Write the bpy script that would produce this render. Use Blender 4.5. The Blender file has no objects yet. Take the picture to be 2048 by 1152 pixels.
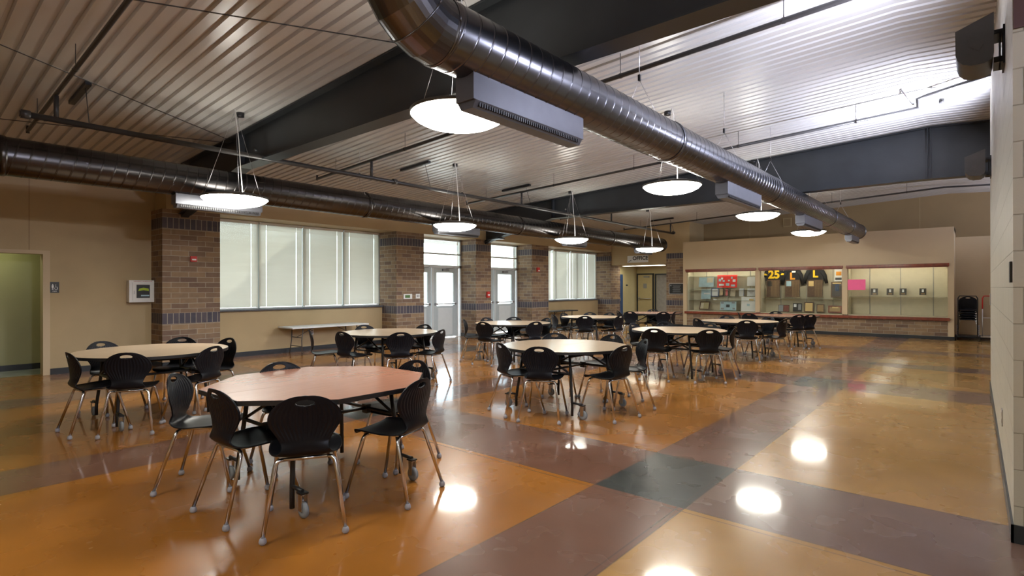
import bpy, bmesh, math, random
from mathutils import Vector, Matrix
random.seed(7)
S = bpy.context.scene
COL = S.collection
PI = math.pi
R = math.radians

# ------------------------------------------------------------------ materials
def new_mat(name):
    m = bpy.data.materials.new(name); m.use_nodes = True
    nt = m.node_tree; b = nt.nodes['Principled BSDF']
    return m, nt, b
def setp(b, **k):
    for n, v in k.items():
        b.inputs[n.replace('_', ' ')].default_value = v
def c4(c): return (c[0], c[1], c[2], 1.0)
def mat(name, col, rough=0.5, metal=0.0, noise=0.0, nscale=8.0, spec=0.5, bump=0.0, bscale=60.0, coat=0.0, emit=None, es=0.0, trans=0.0):
    m, nt, b = new_mat(name)
    setp(b, Base_Color=c4(col), Roughness=rough, Metallic=metal)
    b.inputs['Specular IOR Level'].default_value = spec
    b.inputs['Coat Weight'].default_value = coat
    b.inputs['Coat Roughness'].default_value = 0.1
    tc = nt.nodes.new('ShaderNodeTexCoord')
    n = nt.nodes.new('ShaderNodeTexNoise'); n.inputs['Scale'].default_value = nscale; n.inputs['Detail'].default_value = 4
    nt.links.new(tc.outputs['Object'], n.inputs['Vector'])
    r = nt.nodes.new('ShaderNodeValToRGB')
    k = max(noise, 0.02)
    r.color_ramp.elements[0].position = 0.3; r.color_ramp.elements[1].position = 0.7
    r.color_ramp.elements[0].color = c4([max(0, x * (1 - k)) for x in col])
    r.color_ramp.elements[1].color = c4([min(1, x * (1 + k)) for x in col])
    nt.links.new(n.outputs['Fac'], r.inputs['Fac'])
    nt.links.new(r.outputs['Color'], b.inputs['Base Color'])
    if bump > 0:
        n2 = nt.nodes.new('ShaderNodeTexNoise'); n2.inputs['Scale'].default_value = bscale
        nt.links.new(tc.outputs['Object'], n2.inputs['Vector'])
        bp = nt.nodes.new('ShaderNodeBump'); bp.inputs['Strength'].default_value = bump; bp.inputs['Distance'].default_value = 0.01
        nt.links.new(n2.outputs['Fac'], bp.inputs['Height']); nt.links.new(bp.outputs['Normal'], b.inputs['Normal'])
    if emit:
        b.inputs['Emission Color'].default_value = c4(emit); b.inputs['Emission Strength'].default_value = es
    return m

M = {}
M['tan'] = mat('tan_paint', (0.46, 0.35, 0.19), 0.6, noise=0.05, nscale=1.5, bump=0.15, bscale=120)
M['tan_light'] = mat('light_tan_paint', (0.56, 0.44, 0.28), 0.6, noise=0.04, nscale=1.5)
M['tan_dark'] = mat('dark_tan_paint', (0.33, 0.23, 0.115), 0.6, noise=0.05, nscale=1.5)
M['cream'] = mat('cream_paint', (0.62, 0.56, 0.41), 0.5, noise=0.04)
M['green_wall'] = mat('green_tan_paint', (0.40, 0.38, 0.20), 0.6, noise=0.05, nscale=1.5)
M['base'] = mat('rubber_base', (0.02, 0.024, 0.028), 0.35, noise=0.1)
M['purple'] = mat('plum_paint', (0.10, 0.05, 0.05), 0.5, noise=0.05)
M['beam'] = mat('charcoal_steel_paint', (0.022, 0.025, 0.028), 0.38, noise=0.15, nscale=3, spec=0.5)
M['pipe'] = mat('charcoal_pipe_paint', (0.035, 0.033, 0.032), 0.35, noise=0.1)
M['chrome'] = mat('chrome', (0.62, 0.62, 0.64), 0.22, metal=1.0, noise=0.03)
M['shell'] = None
M['cap'] = mat('grey_nylon', (0.30, 0.30, 0.34), 0.5, noise=0.08)
M['black_steel'] = mat('black_steel', (0.012, 0.012, 0.013), 0.4, noise=0.1)
M['black_edge'] = mat('black_edge', (0.015, 0.014, 0.014), 0.45, noise=0.1)
M['caster'] = mat('grey_rubber', (0.22, 0.24, 0.26), 0.5, noise=0.1)
M['zinc'] = mat('zinc', (0.6, 0.6, 0.62), 0.3, metal=1.0)
M['white_metal'] = mat('white_enamel', (0.75, 0.75, 0.75), 0.35)
M['alu'] = mat('grey_door_enamel', (0.46, 0.52, 0.53), 0.35, noise=0.03)
M['alu_l'] = mat('light_door_enamel', (0.62, 0.66, 0.66), 0.3, noise=0.03)
M['wood'] = mat('cherry_wood', (0.20, 0.045, 0.022), 0.3, noise=0.25, nscale=14, coat=0.3)
M['sill'] = mat('slate_sill', (0.10, 0.105, 0.115), 0.3, noise=0.2, nscale=30)
M['red'] = mat('red_plastic', (0.55, 0.03, 0.025), 0.35)
M['white'] = mat('white_plastic', (0.8, 0.8, 0.78), 0.4)
M['paper'] = mat('white_paper', (0.78, 0.80, 0.80), 0.8)
M['black'] = mat('black_plastic', (0.012, 0.012, 0.014), 0.4)
M['grey'] = mat('grey_plastic', (0.25, 0.26, 0.27), 0.4)
M['yellow'] = mat('yellow_cloth', (0.80, 0.52, 0.01), 0.7)
M['orange'] = mat('orange_cloth', (0.75, 0.30, 0.02), 0.7)
M['navy'] = mat('black_cloth', (0.012, 0.014, 0.018), 0.85, noise=0.2)
M['pink'] = mat('pink_paper', (0.95, 0.16, 0.36), 0.8, noise=0.03)
M['redpaper'] = mat('red_paper', (0.85, 0.035, 0.025), 0.7, noise=0.05)
M['blue'] = mat('pale_blue_paper', (0.42, 0.60, 0.68), 0.8, noise=0.1)
M['bluedoor'] = mat('blue_door_paint', (0.02, 0.06, 0.17), 0.35)
M['tandoor'] = mat('tan_door_paint', (0.46, 0.39, 0.21), 0.4, noise=0.03)
M['tape'] = mat('beige_tabletop', (0.66, 0.46, 0.27), 0.28, noise=0.05, nscale=3, coat=0.3)
M['walnut'] = mat('walnut_plaque', (0.12, 0.065, 0.035), 0.4, noise=0.3, nscale=20)
M['bronze'] = mat('bronze_plate', (0.30, 0.20, 0.10), 0.35, metal=0.5)
M['gold'] = mat('gold_plate', (0.72, 0.52, 0.22), 0.35)
M['signblack'] = mat('sign_black', (0.02, 0.022, 0.022), 0.4)
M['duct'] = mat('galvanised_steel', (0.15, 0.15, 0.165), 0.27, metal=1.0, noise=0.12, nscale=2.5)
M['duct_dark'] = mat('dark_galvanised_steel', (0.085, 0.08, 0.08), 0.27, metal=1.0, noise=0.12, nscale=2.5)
M['ductbox'] = mat('galvanised_box', (0.13, 0.133, 0.155), 0.4, metal=0.5, noise=0.06)
M['uplight'] = mat('brushed_grey_housing', (0.085, 0.078, 0.072), 0.4, metal=0.3, noise=0.1)
M['tabletopW'] = mat('grey_plastic_tabletop', (0.72, 0.74, 0.74), 0.4, noise=0.03)
M['ground'] = mat('outdoor_concrete', (0.55, 0.55, 0.53), 0.8, noise=0.1)
M['corr_floor'] = mat('corridor_tile', (0.40, 0.42, 0.36), 0.15, noise=0.15, nscale=4)
M['outwall'] = mat('outdoor_block', (0.35, 0.33, 0.30), 0.8, noise=0.1)
M['lens'] = mat('pendant_lens', (0.9, 0.88, 0.8), 0.5, emit=(1.0, 0.97, 0.86), es=24.0)
M['lensup'] = mat('pendant_top_lens', (0.9, 0.88, 0.8), 0.5, emit=(1.0, 0.97, 0.88), es=12.0)
M['tube'] = mat('fluorescent_tube', (0.9, 0.9, 0.85), 0.5, emit=(1.0, 0.95, 0.82), es=11.0)
M['tubeg'] = mat('warm_troffer', (0.9, 0.9, 0.85), 0.5, emit=(0.93, 1.0, 0.62), es=3.2)
M['troffer'] = mat('corridor_troffer', (0.9, 0.9, 0.85), 0.5, emit=(1.0, 0.95, 0.75), es=6.0)
M['uplamp'] = mat('uplight_lamp', (0.9, 0.9, 0.95), 0.5, emit=(0.88, 0.90, 1.0), es=30.0)

def mk_shell():
    m, nt, b = new_mat('black_moulded_plastic')
    setp(b, Base_Color=(0.0055, 0.006, 0.009, 1), Roughness=0.38); b.inputs['Specular IOR Level'].default_value = 0.22
    uv = nt.nodes.new('ShaderNodeUVMap')
    sep = nt.nodes.new('ShaderNodeSeparateXYZ'); nt.links.new(uv.outputs['UV'], sep.inputs[0])
    mu = nt.nodes.new('ShaderNodeMath'); mu.operation = 'MULTIPLY'; mu.inputs[1].default_value = 2 * PI * 15
    nt.links.new(sep.outputs[0], mu.inputs[0])
    si = nt.nodes.new('ShaderNodeMath'); si.operation = 'SINE'; nt.links.new(mu.outputs[0], si.inputs[0])
    # mask : ribs only on the middle of the back
    a = nt.nodes.new('ShaderNodeMapRange'); a.inputs[1].default_value = 0.52; a.inputs[2].default_value = 0.58
    nt.links.new(sep.outputs[1], a.inputs[0])
    d = nt.nodes.new('ShaderNodeMapRange'); d.inputs[1].default_value = 0.80; d.inputs[2].default_value = 0.74
    nt.links.new(sep.outputs[1], d.inputs[0])
    m1 = nt.nodes.new('ShaderNodeMath'); m1.operation = 'MULTIPLY'
    nt.links.new(a.outputs[0], m1.inputs[0]); nt.links.new(d.outputs[0], m1.inputs[1])
    m2 = nt.nodes.new('ShaderNodeMath'); m2.operation = 'MULTIPLY'
    nt.links.new(m1.outputs[0], m2.inputs[0]); nt.links.new(si.outputs[0], m2.inputs[1])
    bp = nt.nodes.new('ShaderNodeBump'); bp.inputs['Strength'].default_value = 0.6; bp.inputs['Distance'].default_value = 0.0035
    nt.links.new(m2.outputs[0], bp.inputs['Height']); nt.links.new(bp.outputs['Normal'], b.inputs['Normal'])
    return m
M['shell'] = mk_shell()

def mk_top(name, c1, c2):
    m, nt, b = new_mat(name)
    setp(b, Roughness=0.27)
    b.inputs['Coat Weight'].default_value = 0.25; b.inputs['Coat Roughness'].default_value = 0.12
    tc = nt.nodes.new('ShaderNodeTexCoord'); mp = nt.nodes.new('ShaderNodeMapping'); mp.inputs['Scale'].default_value = (14, 1.2, 1)
    nt.links.new(tc.outputs['Object'], mp.inputs[0])
    n = nt.nodes.new('ShaderNodeTexNoise'); n.inputs['Scale'].default_value = 3; n.inputs['Detail'].default_value = 6
    nt.links.new(mp.outputs[0], n.inputs['Vector'])
    r = nt.nodes.new('ShaderNodeValToRGB'); r.color_ramp.elements[0].color = c4(c1); r.color_ramp.elements[1].color = c4(c2)
    nt.links.new(n.outputs['Fac'], r.inputs['Fac']); nt.links.new(r.outputs['Color'], b.inputs['Base Color'])
    return m
M['beech'] = mk_top('beech_laminate', (0.52, 0.39, 0.27), (0.62, 0.48, 0.34))
M['cherry'] = mk_top('red_maple_laminate', (0.33, 0.145, 0.095), (0.42, 0.19, 0.125))

def mk_brick():
    m, nt, b = new_mat('brown_brick')
    setp(b, Roughness=0.75)
    uv = nt.nodes.new('ShaderNodeUVMap')
    def brick(w, h, off, ca, cb, mort):
        t = nt.nodes.new('ShaderNodeTexBrick'); t.offset = off; t.offset_frequency = 2
        t.inputs['Scale'].default_value = 1.0; t.inputs['Brick Width'].default_value = w; t.inputs['Row Height'].default_value = h
        t.inputs['Mortar Size'].default_value = 0.0045; t.inputs['Mortar Smooth'].default_value = 0.1; t.inputs['Bias'].default_value = 0.0
        t.inputs['Color1'].default_value = c4(ca); t.inputs['Color2'].default_value = c4(cb); t.inputs['Mortar'].default_value = c4(mort)
        nt.links.new(uv.outputs['UV'], t.inputs['Vector'])
        return t
    run = brick(0.29, 0.0965, 0.5, (0.29, 0.195, 0.110), (0.150, 0.092, 0.064), (0.36, 0.32, 0.25))
    mp = nt.nodes.new('ShaderNodeMapping'); mp.inputs['Location'].default_value = (0, -0.785, 0)
    nt.links.new(uv.outputs['UV'], mp.inputs[0])
    sol = brick(0.095, 0.2, 0.0, (0.055, 0.052, 0.072), (0.085, 0.072, 0.085), (0.36, 0.32, 0.25))
    nt.links.new(mp.outputs[0], sol.inputs['Vector'])
    mp2 = nt.nodes.new('ShaderNodeMapping'); mp2.inputs['Location'].default_value = (0, -2.52, 0)
    nt.links.new(uv.outputs['UV'], mp2.inputs[0])
    sol2 = brick(0.095, 0.2, 0.0, (0.055, 0.052, 0.072), (0.085, 0.072, 0.085), (0.36, 0.32, 0.25))
    nt.links.new(mp2.outputs[0], sol2.inputs['Vector'])
    sep = nt.nodes.new('ShaderNodeSeparateXYZ'); nt.links.new(uv.outputs['UV'], sep.inputs[0])
    def band(lo, hi):
        g = nt.nodes.new('ShaderNodeMath'); g.operation = 'GREATER_THAN'; g.inputs[1].default_value = lo
        l = nt.nodes.new('ShaderNodeMath'); l.operation = 'LESS_THAN'; l.inputs[1].default_value = hi
        nt.links.new(sep.outputs[1], g.inputs[0]); nt.links.new(sep.outputs[1], l.inputs[0])
        x = nt.nodes.new('ShaderNodeMath'); x.operation = 'MULTIPLY'
        nt.links.new(g.outputs[0], x.inputs[0]); nt.links.new(l.outputs[0], x.inputs[1])
        return x
    b1 = band(0.785, 0.985); b2 = band(2.52, 2.72)
    x1 = nt.nodes.new('ShaderNodeMix'); x1.data_type = 'RGBA'
    nt.links.new(b1.outputs[0], x1.inputs[0]); nt.links.new(run.outputs['Color'], x1.inputs[6]); nt.links.new(sol.outputs['Color'], x1.inputs[7])
    x2 = nt.nodes.new('ShaderNodeMix'); x2.data_type = 'RGBA'
    nt.links.new(b2.outputs[0], x2.inputs[0]); nt.links.new(x1.outputs[2], x2.inputs[6]); nt.links.new(sol2.outputs['Color'], x2.inputs[7])
    n = nt.nodes.new('ShaderNodeTexNoise'); n.inputs['Scale'].default_value = 9; nt.links.new(uv.outputs['UV'], n.inputs['Vector'])
    mr = nt.nodes.new('ShaderNodeMapRange'); mr.inputs[3].default_value = 0.8; mr.inputs[4].default_value = 1.25
    nt.links.new(n.outputs['Fac'], mr.inputs[0])
    mx = nt.nodes.new('ShaderNodeVectorMath'); mx.operation = 'SCALE'
    nt.links.new(x2.outputs[2], mx.inputs[0]); nt.links.new(mr.outputs[0], mx.inputs[3])
    nt.links.new(mx.outputs[0], b.inputs['Base Color'])
    bp = nt.nodes.new('ShaderNodeBump'); bp.inputs['Strength'].default_value = 0.5; bp.inputs['Distance'].default_value = 0.004; bp.invert = True
    nt.links.new(run.outputs['Fac'], bp.inputs['Height']); nt.links.new(bp.outputs['Normal'], b.inputs['Normal'])
    return m
M['brick'] = mk_brick()

def mk_cmu():
    m, nt, b = new_mat('painted_block')
    setp(b, Roughness=0.45)
    uv = nt.nodes.new('ShaderNodeUVMap')
    t = nt.nodes.new('ShaderNodeTexBrick'); t.offset = 0.5
    t.inputs['Scale'].default_value = 1.0; t.inputs['Brick Width'].default_value = 0.406; t.inputs['Row Height'].default_value = 0.203
    t.inputs['Mortar Size'].default_value = 0.004; t.inputs['Mortar Smooth'].default_value = 0.6
    t.inputs['Color1'].default_value = (0.50, 0.475, 0.39, 1); t.inputs['Color2'].default_value = (0.53, 0.50, 0.41, 1); t.inputs['Mortar'].default_value = (0.36, 0.33, 0.26, 1)
    nt.links.new(uv.outputs['UV'], t.inputs['Vector']); nt.links.new(t.outputs['Color'], b.inputs['Base Color'])
    n = nt.nodes.new('ShaderNodeTexNoise'); n.inputs['Scale'].default_value = 90; nt.links.new(uv.outputs['UV'], n.inputs['Vector'])
    bp0 = nt.nodes.new('ShaderNodeBump'); bp0.inputs['Strength'].default_value = 0.12; bp0.inputs['Distance'].default_value = 0.004
    nt.links.new(n.outputs['Fac'], bp0.inputs['Height'])
    bp = nt.nodes.new('ShaderNodeBump'); bp.inputs['Strength'].default_value = 0.7; bp.inputs['Distance'].default_value = 0.006; bp.invert = True
    nt.links.new(t.outputs['Fac'], bp.inputs['Height']); nt.links.new(bp0.outputs['Normal'], bp.inputs['Normal'])
    nt.links.new(bp.outputs['Normal'], b.inputs['Normal'])
    return m
M['cmu'] = mk_cmu()

def mk_deck():
    m, nt, b = new_mat('white_painted_deck')
    setp(b, Roughness=0.27)
    tc = nt.nodes.new('ShaderNodeTexCoord')
    mp = nt.nodes.new('ShaderNodeMapping'); mp.inputs['Scale'].default_value = (0.5, 1.4, 1)
    nt.links.new(tc.outputs['Object'], mp.inputs[0])
    n = nt.nodes.new('ShaderNodeTexNoise'); n.inputs['Scale'].default_value = 1.4; n.inputs['Detail'].default_value = 3
    nt.links.new(mp.outputs[0], n.inputs['Vector'])
    r = nt.nodes.new('ShaderNodeValToRGB'); r.color_ramp.elements[0].color = (0.50, 0.49, 0.47, 1); r.color_ramp.elements[1].color = (0.60, 0.59, 0.57, 1)
    nt.links.new(n.outputs['Fac'], r.inputs['Fac']); nt.links.new(r.outputs['Color'], b.inputs['Base Color'])
    n2 = nt.nodes.new('ShaderNodeTexNoise'); n2.inputs['Scale'].default_value = 2.5; nt.links.new(mp.outputs[0], n2.inputs['Vector'])
    bp = nt.nodes.new('ShaderNodeBump'); bp.inputs['Strength'].default_value = 0.25; bp.inputs['Distance'].default_value = 0.03
    nt.links.new(n2.outputs['Fac'], bp.inputs['Height']); nt.links.new(bp.outputs['Normal'], b.inputs['Normal'])
    return m
M['deck'] = mk_deck()

XB = [(-2.10, -1.43), (-5.77, -5.10), (-9.42, -8.75)]
YB = [(3.385, 4.385), (8.72, 9.70), (11.80, 12.42), (14.60, 15.30), (-1.9, -0.9)]
def mk_floor():
    m, nt, b = new_mat('stained_polished_concrete')
    tc = nt.nodes.new('ShaderNodeTexCoord')
    sep = nt.nodes.new('ShaderNodeSeparateXYZ'); nt.links.new(tc.outputs['Object'], sep.inputs[0])
    def math_(op, a, bb=None):
        n = nt.nodes.new('ShaderNodeMath'); n.operation = op
        for i, v in enumerate((a, bb)):
            if v is None: continue
            if isinstance(v, (int, float)): n.inputs[i].default_value = v
            else: nt.links.new(v, n.inputs[i])
        return n.outputs[0]
    def inb(ax, lo, hi):
        return math_('MULTIPLY', math_('GREATER_THAN', sep.outputs[ax], lo), math_('LESS_THAN', sep.outputs[ax], hi))
    def union(ax, L):
        o = None
        for lo, hi in L:
            v = inb(ax, lo, hi); o = v if o is None else math_('MAXIMUM', o, v)
        return o
    mx = union(0, XB); my = union(1, YB)
    anyb = math_('MAXIMUM', mx, my); both = math_('MULTIPLY', mx, my)
    def noise(sc, det=5, rough=0.6):
        n = nt.nodes.new('ShaderNodeTexNoise'); n.inputs['Scale'].default_value = sc; n.inputs['Detail'].default_value = det; n.inputs['Roughness'].default_value = rough
        nt.links.new(tc.outputs['Object'], n.inputs['Vector']); return n.outputs['Fac']
    def mixc(f, a, c):
        n = nt.nodes.new('ShaderNodeMix'); n.data_type = 'RGBA'
        nt.links.new(f, n.inputs[0]) if not isinstance(f, float) else setattr(n.inputs[0], 'default_value', f)
        for i, v in ((6, a), (7, c)):
            if isinstance(v, tuple): n.inputs[i].default_value = c4(v)
            else: nt.links.new(v, n.inputs[i])
        return n.outputs[2]
    def ramp(f, lo, hi, a, c):
        n = nt.nodes.new('ShaderNodeValToRGB'); n.color_ramp.elements[0].position = lo; n.color_ramp.elements[1].position = hi
        n.color_ramp.elements[0].color = c4(a); n.color_ramp.elements[1].color = c4(c); nt.links.new(f, n.inputs['Fac']); return n.outputs['Color']
    nz = noise(1.5, 2, 0.5)
    orange = ramp(nz, 0.2, 0.8, (0.235, 0.088, 0.012), (0.36, 0.138, 0.021))
    ochre = ramp(nz, 0.2, 0.8, (0.33, 0.175, 0.042), (0.43, 0.235, 0.066))
    brown = ramp(nz, 0.2, 0.8, (0.140, 0.082, 0.058), (0.190, 0.115, 0.084))
    brown2 = ramp(nz, 0.2, 0.8, (0.125, 0.058, 0.036), (0.170, 0.080, 0.052))
    slate = ramp(nz, 0.2, 0.8, (0.022, 0.027, 0.026), (0.048, 0.054, 0.050))
    right = math_('GREATER_THAN', sep.outputs[0], -1.43)
    base = mixc(right, orange, ochre)
    far = nt.nodes.new('ShaderNodeMapRange'); far.inputs[1].default_value = 4; far.inputs[2].default_value = 14; nt.links.new(sep.outputs[1], far.inputs[0])
    base = mixc(math_('MULTIPLY', far.outputs[0], 0.5), base, ochre)
    col = mixc(anyb, base, mixc(right, brown2, brown))
    col = mixc(both, col, slate)
    # saw-cut joints
    J = None
    for ax, v in [(0, -1.43), (0, -1.47), (0, -2.10), (1, 3.33), (1, 3.385), (1, 4.385), (1, 8.72), (1, 9.70), (0, -5.77), (0, -5.10), (0, -9.42), (0, -8.75)]:
        d = math_('ABSOLUTE', math_('SUBTRACT', sep.outputs[ax], v)); l = math_('LESS_THAN', d, 0.005)
        J = l if J is None else math_('MAXIMUM', J, l)
    col = mixc(math_('MULTIPLY', J, 0.55), col, (0.06, 0.04, 0.03))
    # fine scuffs
    sc = nt.nodes.new('ShaderNodeMapping'); sc.inputs['Scale'].default_value = (1.2, 7, 1); sc.inputs['Rotation'].default_value = (0, 0, 0.6)
    nt.links.new(tc.outputs['Object'], sc.inputs[0])
    n3 = nt.nodes.new('ShaderNodeTexNoise'); n3.inputs['Scale'].default_value = 4; n3.inputs['Detail'].default_value = 3; nt.links.new(sc.outputs[0], n3.inputs['Vector'])
    scf = nt.nodes.new('ShaderNodeMapRange'); scf.inputs[1].default_value = 0.55; scf.inputs[2].default_value = 0.85; scf.inputs[4].default_value = 0.02
    nt.links.new(n3.outputs['Fac'], scf.inputs[0])
    col = mixc(scf.outputs[0], col, (0.42, 0.36, 0.30))
    nt.links.new(col, b.inputs['Base Color'])
    rr = nt.nodes.new('ShaderNodeMapRange'); rr.inputs[1].default_value = 0.3; rr.inputs[2].default_value = 0.7; rr.inputs[3].default_value = 0.22; rr.inputs[4].default_value = 0.32
    nt.links.new(noise(1.6, 3), rr.inputs[0]); nt.links.new(rr.outputs[0], b.inputs['Roughness'])
    b.inputs['Specular IOR Level'].default_value = 0.22
    b.inputs['Coat Weight'].default_value = 0.62; b.inputs['Coat Roughness'].default_value = 0.075; b.inputs['Coat IOR'].default_value = 1.42
    bp = nt.nodes.new('ShaderNodeBump'); bp.inputs['Strength'].default_value = 0.03; bp.inputs['Distance'].default_value = 0.004
    nt.links.new(noise(0.9, 0), bp.inputs['Height'])
    nt.links.new(bp.outputs['Normal'], b.inputs['Normal']); nt.links.new(bp.outputs['Normal'], b.inputs['Coat Normal'])
    return m
M['floor'] = mk_floor()

def mk_glass(name, tint, ref=0.08):
    m = bpy.data.materials.new(name); m.use_nodes = True; nt = m.node_tree; nt.nodes.clear()
    o = nt.nodes.new('ShaderNodeOutputMaterial'); t = nt.nodes.new('ShaderNodeBsdfTransparent'); t.inputs[0].default_value = c4(tint)
    g = nt.nodes.new('ShaderNodeBsdfGlossy'); g.inputs['Roughness'].default_value = 0.02
    lw = nt.nodes.new('ShaderNodeLayerWeight'); lw.inputs[0].default_value = 0.25
    mr = nt.nodes.new('ShaderNodeMapRange'); mr.inputs[3].default_value = ref; mr.inputs[4].default_value = 0.6
    nt.links.new(lw.outputs['Fresnel'], mr.inputs[0])
    x = nt.nodes.new('ShaderNodeMixShader'); nt.links.new(mr.outputs[0], x.inputs[0]); nt.links.new(t.outputs[0], x.inputs[1]); nt.links.new(g.outputs[0], x.inputs[2])
    nt.links.new(x.outputs[0], o.inputs[0]); return m
M['glass'] = mk_glass('clear_glass', (0.93, 0.97, 0.95))
M['caseglass'] = mk_glass('case_glass', (0.97, 0.98, 0.97), 0.03)
def mk_shelfglass():
    m, nt, b = new_mat('green_edge_glass'); setp(b, Base_Color=(0.25, 0.36, 0.30, 1), Roughness=0.05, Alpha=0.45); return m
M['shelfglass'] = mk_shelfglass()
def mk_blind():
    m = bpy.data.materials.new('blind_slat'); m.use_nodes = True; nt = m.node_tree; nt.nodes.clear()
    o = nt.nodes.new('ShaderNodeOutputMaterial'); d = nt.nodes.new('ShaderNodeBsdfDiffuse'); d.inputs[0].default_value = (0.60, 0.575, 0.50, 1)
    t = nt.nodes.new('ShaderNodeBsdfTranslucent'); t.inputs[0].default_value = (0.80, 0.77, 0.68, 1)
    n = nt.nodes.new('ShaderNodeTexNoise'); n.inputs['Scale'].default_value = 2.0; n.inputs['Detail'].default_value = 5
    tc = nt.nodes.new('ShaderNodeTexCoord'); mq = nt.nodes.new('ShaderNodeMapping'); mq.inputs['Scale'].default_value = (1, 0.5, 9); nt.links.new(tc.outputs['Object'], mq.inputs[0]); nt.links.new(mq.outputs[0], n.inputs['Vector'])
    mr = nt.nodes.new('ShaderNodeMapRange'); mr.inputs[1].default_value = 0.3; mr.inputs[2].default_value = 0.7; mr.inputs[3].default_value = 0.10; mr.inputs[4].default_value = 0.19; nt.links.new(n.outputs['Fac'], mr.inputs[0])
    x = nt.nodes.new('ShaderNodeMixShader'); nt.links.new(mr.outputs[0], x.inputs[0]); nt.links.new(d.outputs[0], x.inputs[1]); nt.links.new(t.outputs[0], x.inputs[2])
    nt.links.new(x.outputs[0], o.inputs[0]); return m
M['blind'] = mk_blind()

# ------------------------------------------------------------------ mesh builder
class MB:
    def __init__(s): s.v = []; s.f = []; s.mi = []; s.uv = {}; s.sm = []
    def add(s, vs, fs, mi=0, smooth=False):
        o = len(s.v); s.v += [Vector(v) for v in vs]
        for f in fs: s.f.append([i + o for i in f]); s.mi.append(mi); s.sm.append(smooth)
        return s
    def box(s, lo, hi, mi=0):
        x0, y0, z0 = lo; x1, y1, z1 = hi
        v = [(x0, y0, z0), (x1, y0, z0), (x1, y1, z0), (x0, y1, z0), (x0, y0, z1), (x1, y0, z1), (x1, y1, z1), (x0, y1, z1)]
        return s.add(v, [(0, 3, 2, 1), (4, 5, 6, 7), (0, 1, 5, 4), (1, 2, 6, 5), (2, 3, 7, 6), (3, 0, 4, 7)], mi)
    def tube(s, pts, r, n=10, mi=0, caps=True):
        pts = [Vector(p) for p in pts]; rings = []; up = None
        for i, p in enumerate(pts):
            if i == 0: t = pts[1] - p
            elif i == len(pts) - 1: t = p - pts[i - 1]
            else: t = (pts[i + 1] - p).normalized() + (p - pts[i - 1]).normalized()
            t.normalize()
            if up is None:
                a = Vector((0, 0, 1)) if abs(t.z) < 0.9 else Vector((1, 0, 0))
                up = t.cross(a).normalized()
            else:
                up = (up - t * up.dot(t)).normalized()
            w = t.cross(up); rr = r[i] if isinstance(r, (list, tuple)) else r
            rings.append([p + (up * math.cos(2 * PI * k / n) + w * math.sin(2 * PI * k / n)) * rr for k in range(n)])
        o = len(s.v)
        for q in rings: s.v += q
        for i in range(len(rings) - 1):
            for k in range(n):
                s.f.append([o + i * n + k, o + i * n + (k + 1) % n, o + (i + 1) * n + (k + 1) % n, o + (i + 1) * n + k]); s.mi.append(mi); s.sm.append(True)
        if caps:
            s.f.append([o + k for k in range(n)][::-1]); s.mi.append(mi); s.sm.append(False)
            e = o + (len(rings) - 1) * n
            s.f.append([e + k for k in range(n)]); s.mi.append(mi); s.sm.append(False)
        return s
    def lathe(s, prof, c=(0, 0, 0), n=32, axis='z', mi=0, smooth=True):
        o = len(s.v); c = Vector(c)
        for (r, h) in prof:
            for k in range(n):
                a = 2 * PI * k / n; x, y = r * math.cos(a), r * math.sin(a)
                p = {'z': (x, y, h), 'x': (h, x, y), 'y': (x, h, y)}[axis]
                s.v.append(c + Vector(p))
        for i in range(len(prof) - 1):
            for k in range(n):
                s.f.append([o + i * n + k, o + i * n + (k + 1) % n, o + (i + 1) * n + (k + 1) % n, o + (i + 1) * n + k]); s.mi.append(mi); s.sm.append(smooth)
        return s
    def prism(s, poly, lo, hi, axis='z', mi=0):
        n = len(poly); vs = []
        for h in (lo, hi):
            for (a, b) in poly:
                vs.append({'z': (a, b, h), 'y': (a, h, b), 'x': (h, a, b)}[axis])
        fs = [list(range(n))[::-1], [n + i for i in range(n)]] + [[i, (i + 1) % n, n + (i + 1) % n, n + i] for i in range(n)]
        return s.add(vs, fs, mi)
    def build(s, name, mats, parent=None, bevel=0.0, wall_uv=False, loc=None):
        me = bpy.data.meshes.new(name)
        org = Vector((0, 0, 0))
        if loc is not None: org = Vector(loc)
        elif parent is not None and parent.get('worldbuild'): org = Vector(parent['wb'])
        me.from_pydata([tuple(v - org) for v in s.v], [], s.f)
        if not isinstance(mats, (list, tuple)): mats = [mats]
        for m in mats: me.materials.append(m)
        for i, p in enumerate(me.polygons): p.material_index = s.mi[i]; p.use_smooth = s.sm[i]
        bm = bmesh.new(); bm.from_mesh(me); bmesh.ops.recalc_face_normals(bm, faces=bm.faces)
        if bevel > 0:
            es = [e for e in bm.edges if len(e.link_faces) == 2 and e.calc_face_angle(0) > 0.6]
            bmesh.ops.bevel(bm, geom=es, offset=bevel, segments=2, affect='EDGES', profile=0.7)
        bm.to_mesh(me); bm.free()
        if wall_uv:
            u = me.uv_layers.new(name='UVMap')
            for p in me.polygons:
                nx, ny, nz = p.normal
                for li in p.loop_indices:
                    co = me.vertices[me.loops[li].vertex_index].co + org
                    if abs(nx) > abs(ny) and abs(nx) > abs(nz): q = (co.y, co.z)
                    elif abs(nz) > abs(ny): q = (co.x, co.y)
                    else: q = (co.x, co.z)
                    u.data[li].uv = q
        o = bpy.data.objects.new(name, me); COL.objects.link(o)
        if loc is not None and parent is None: o.location = org
        if parent is not None: o.parent = parent
        return o

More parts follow.
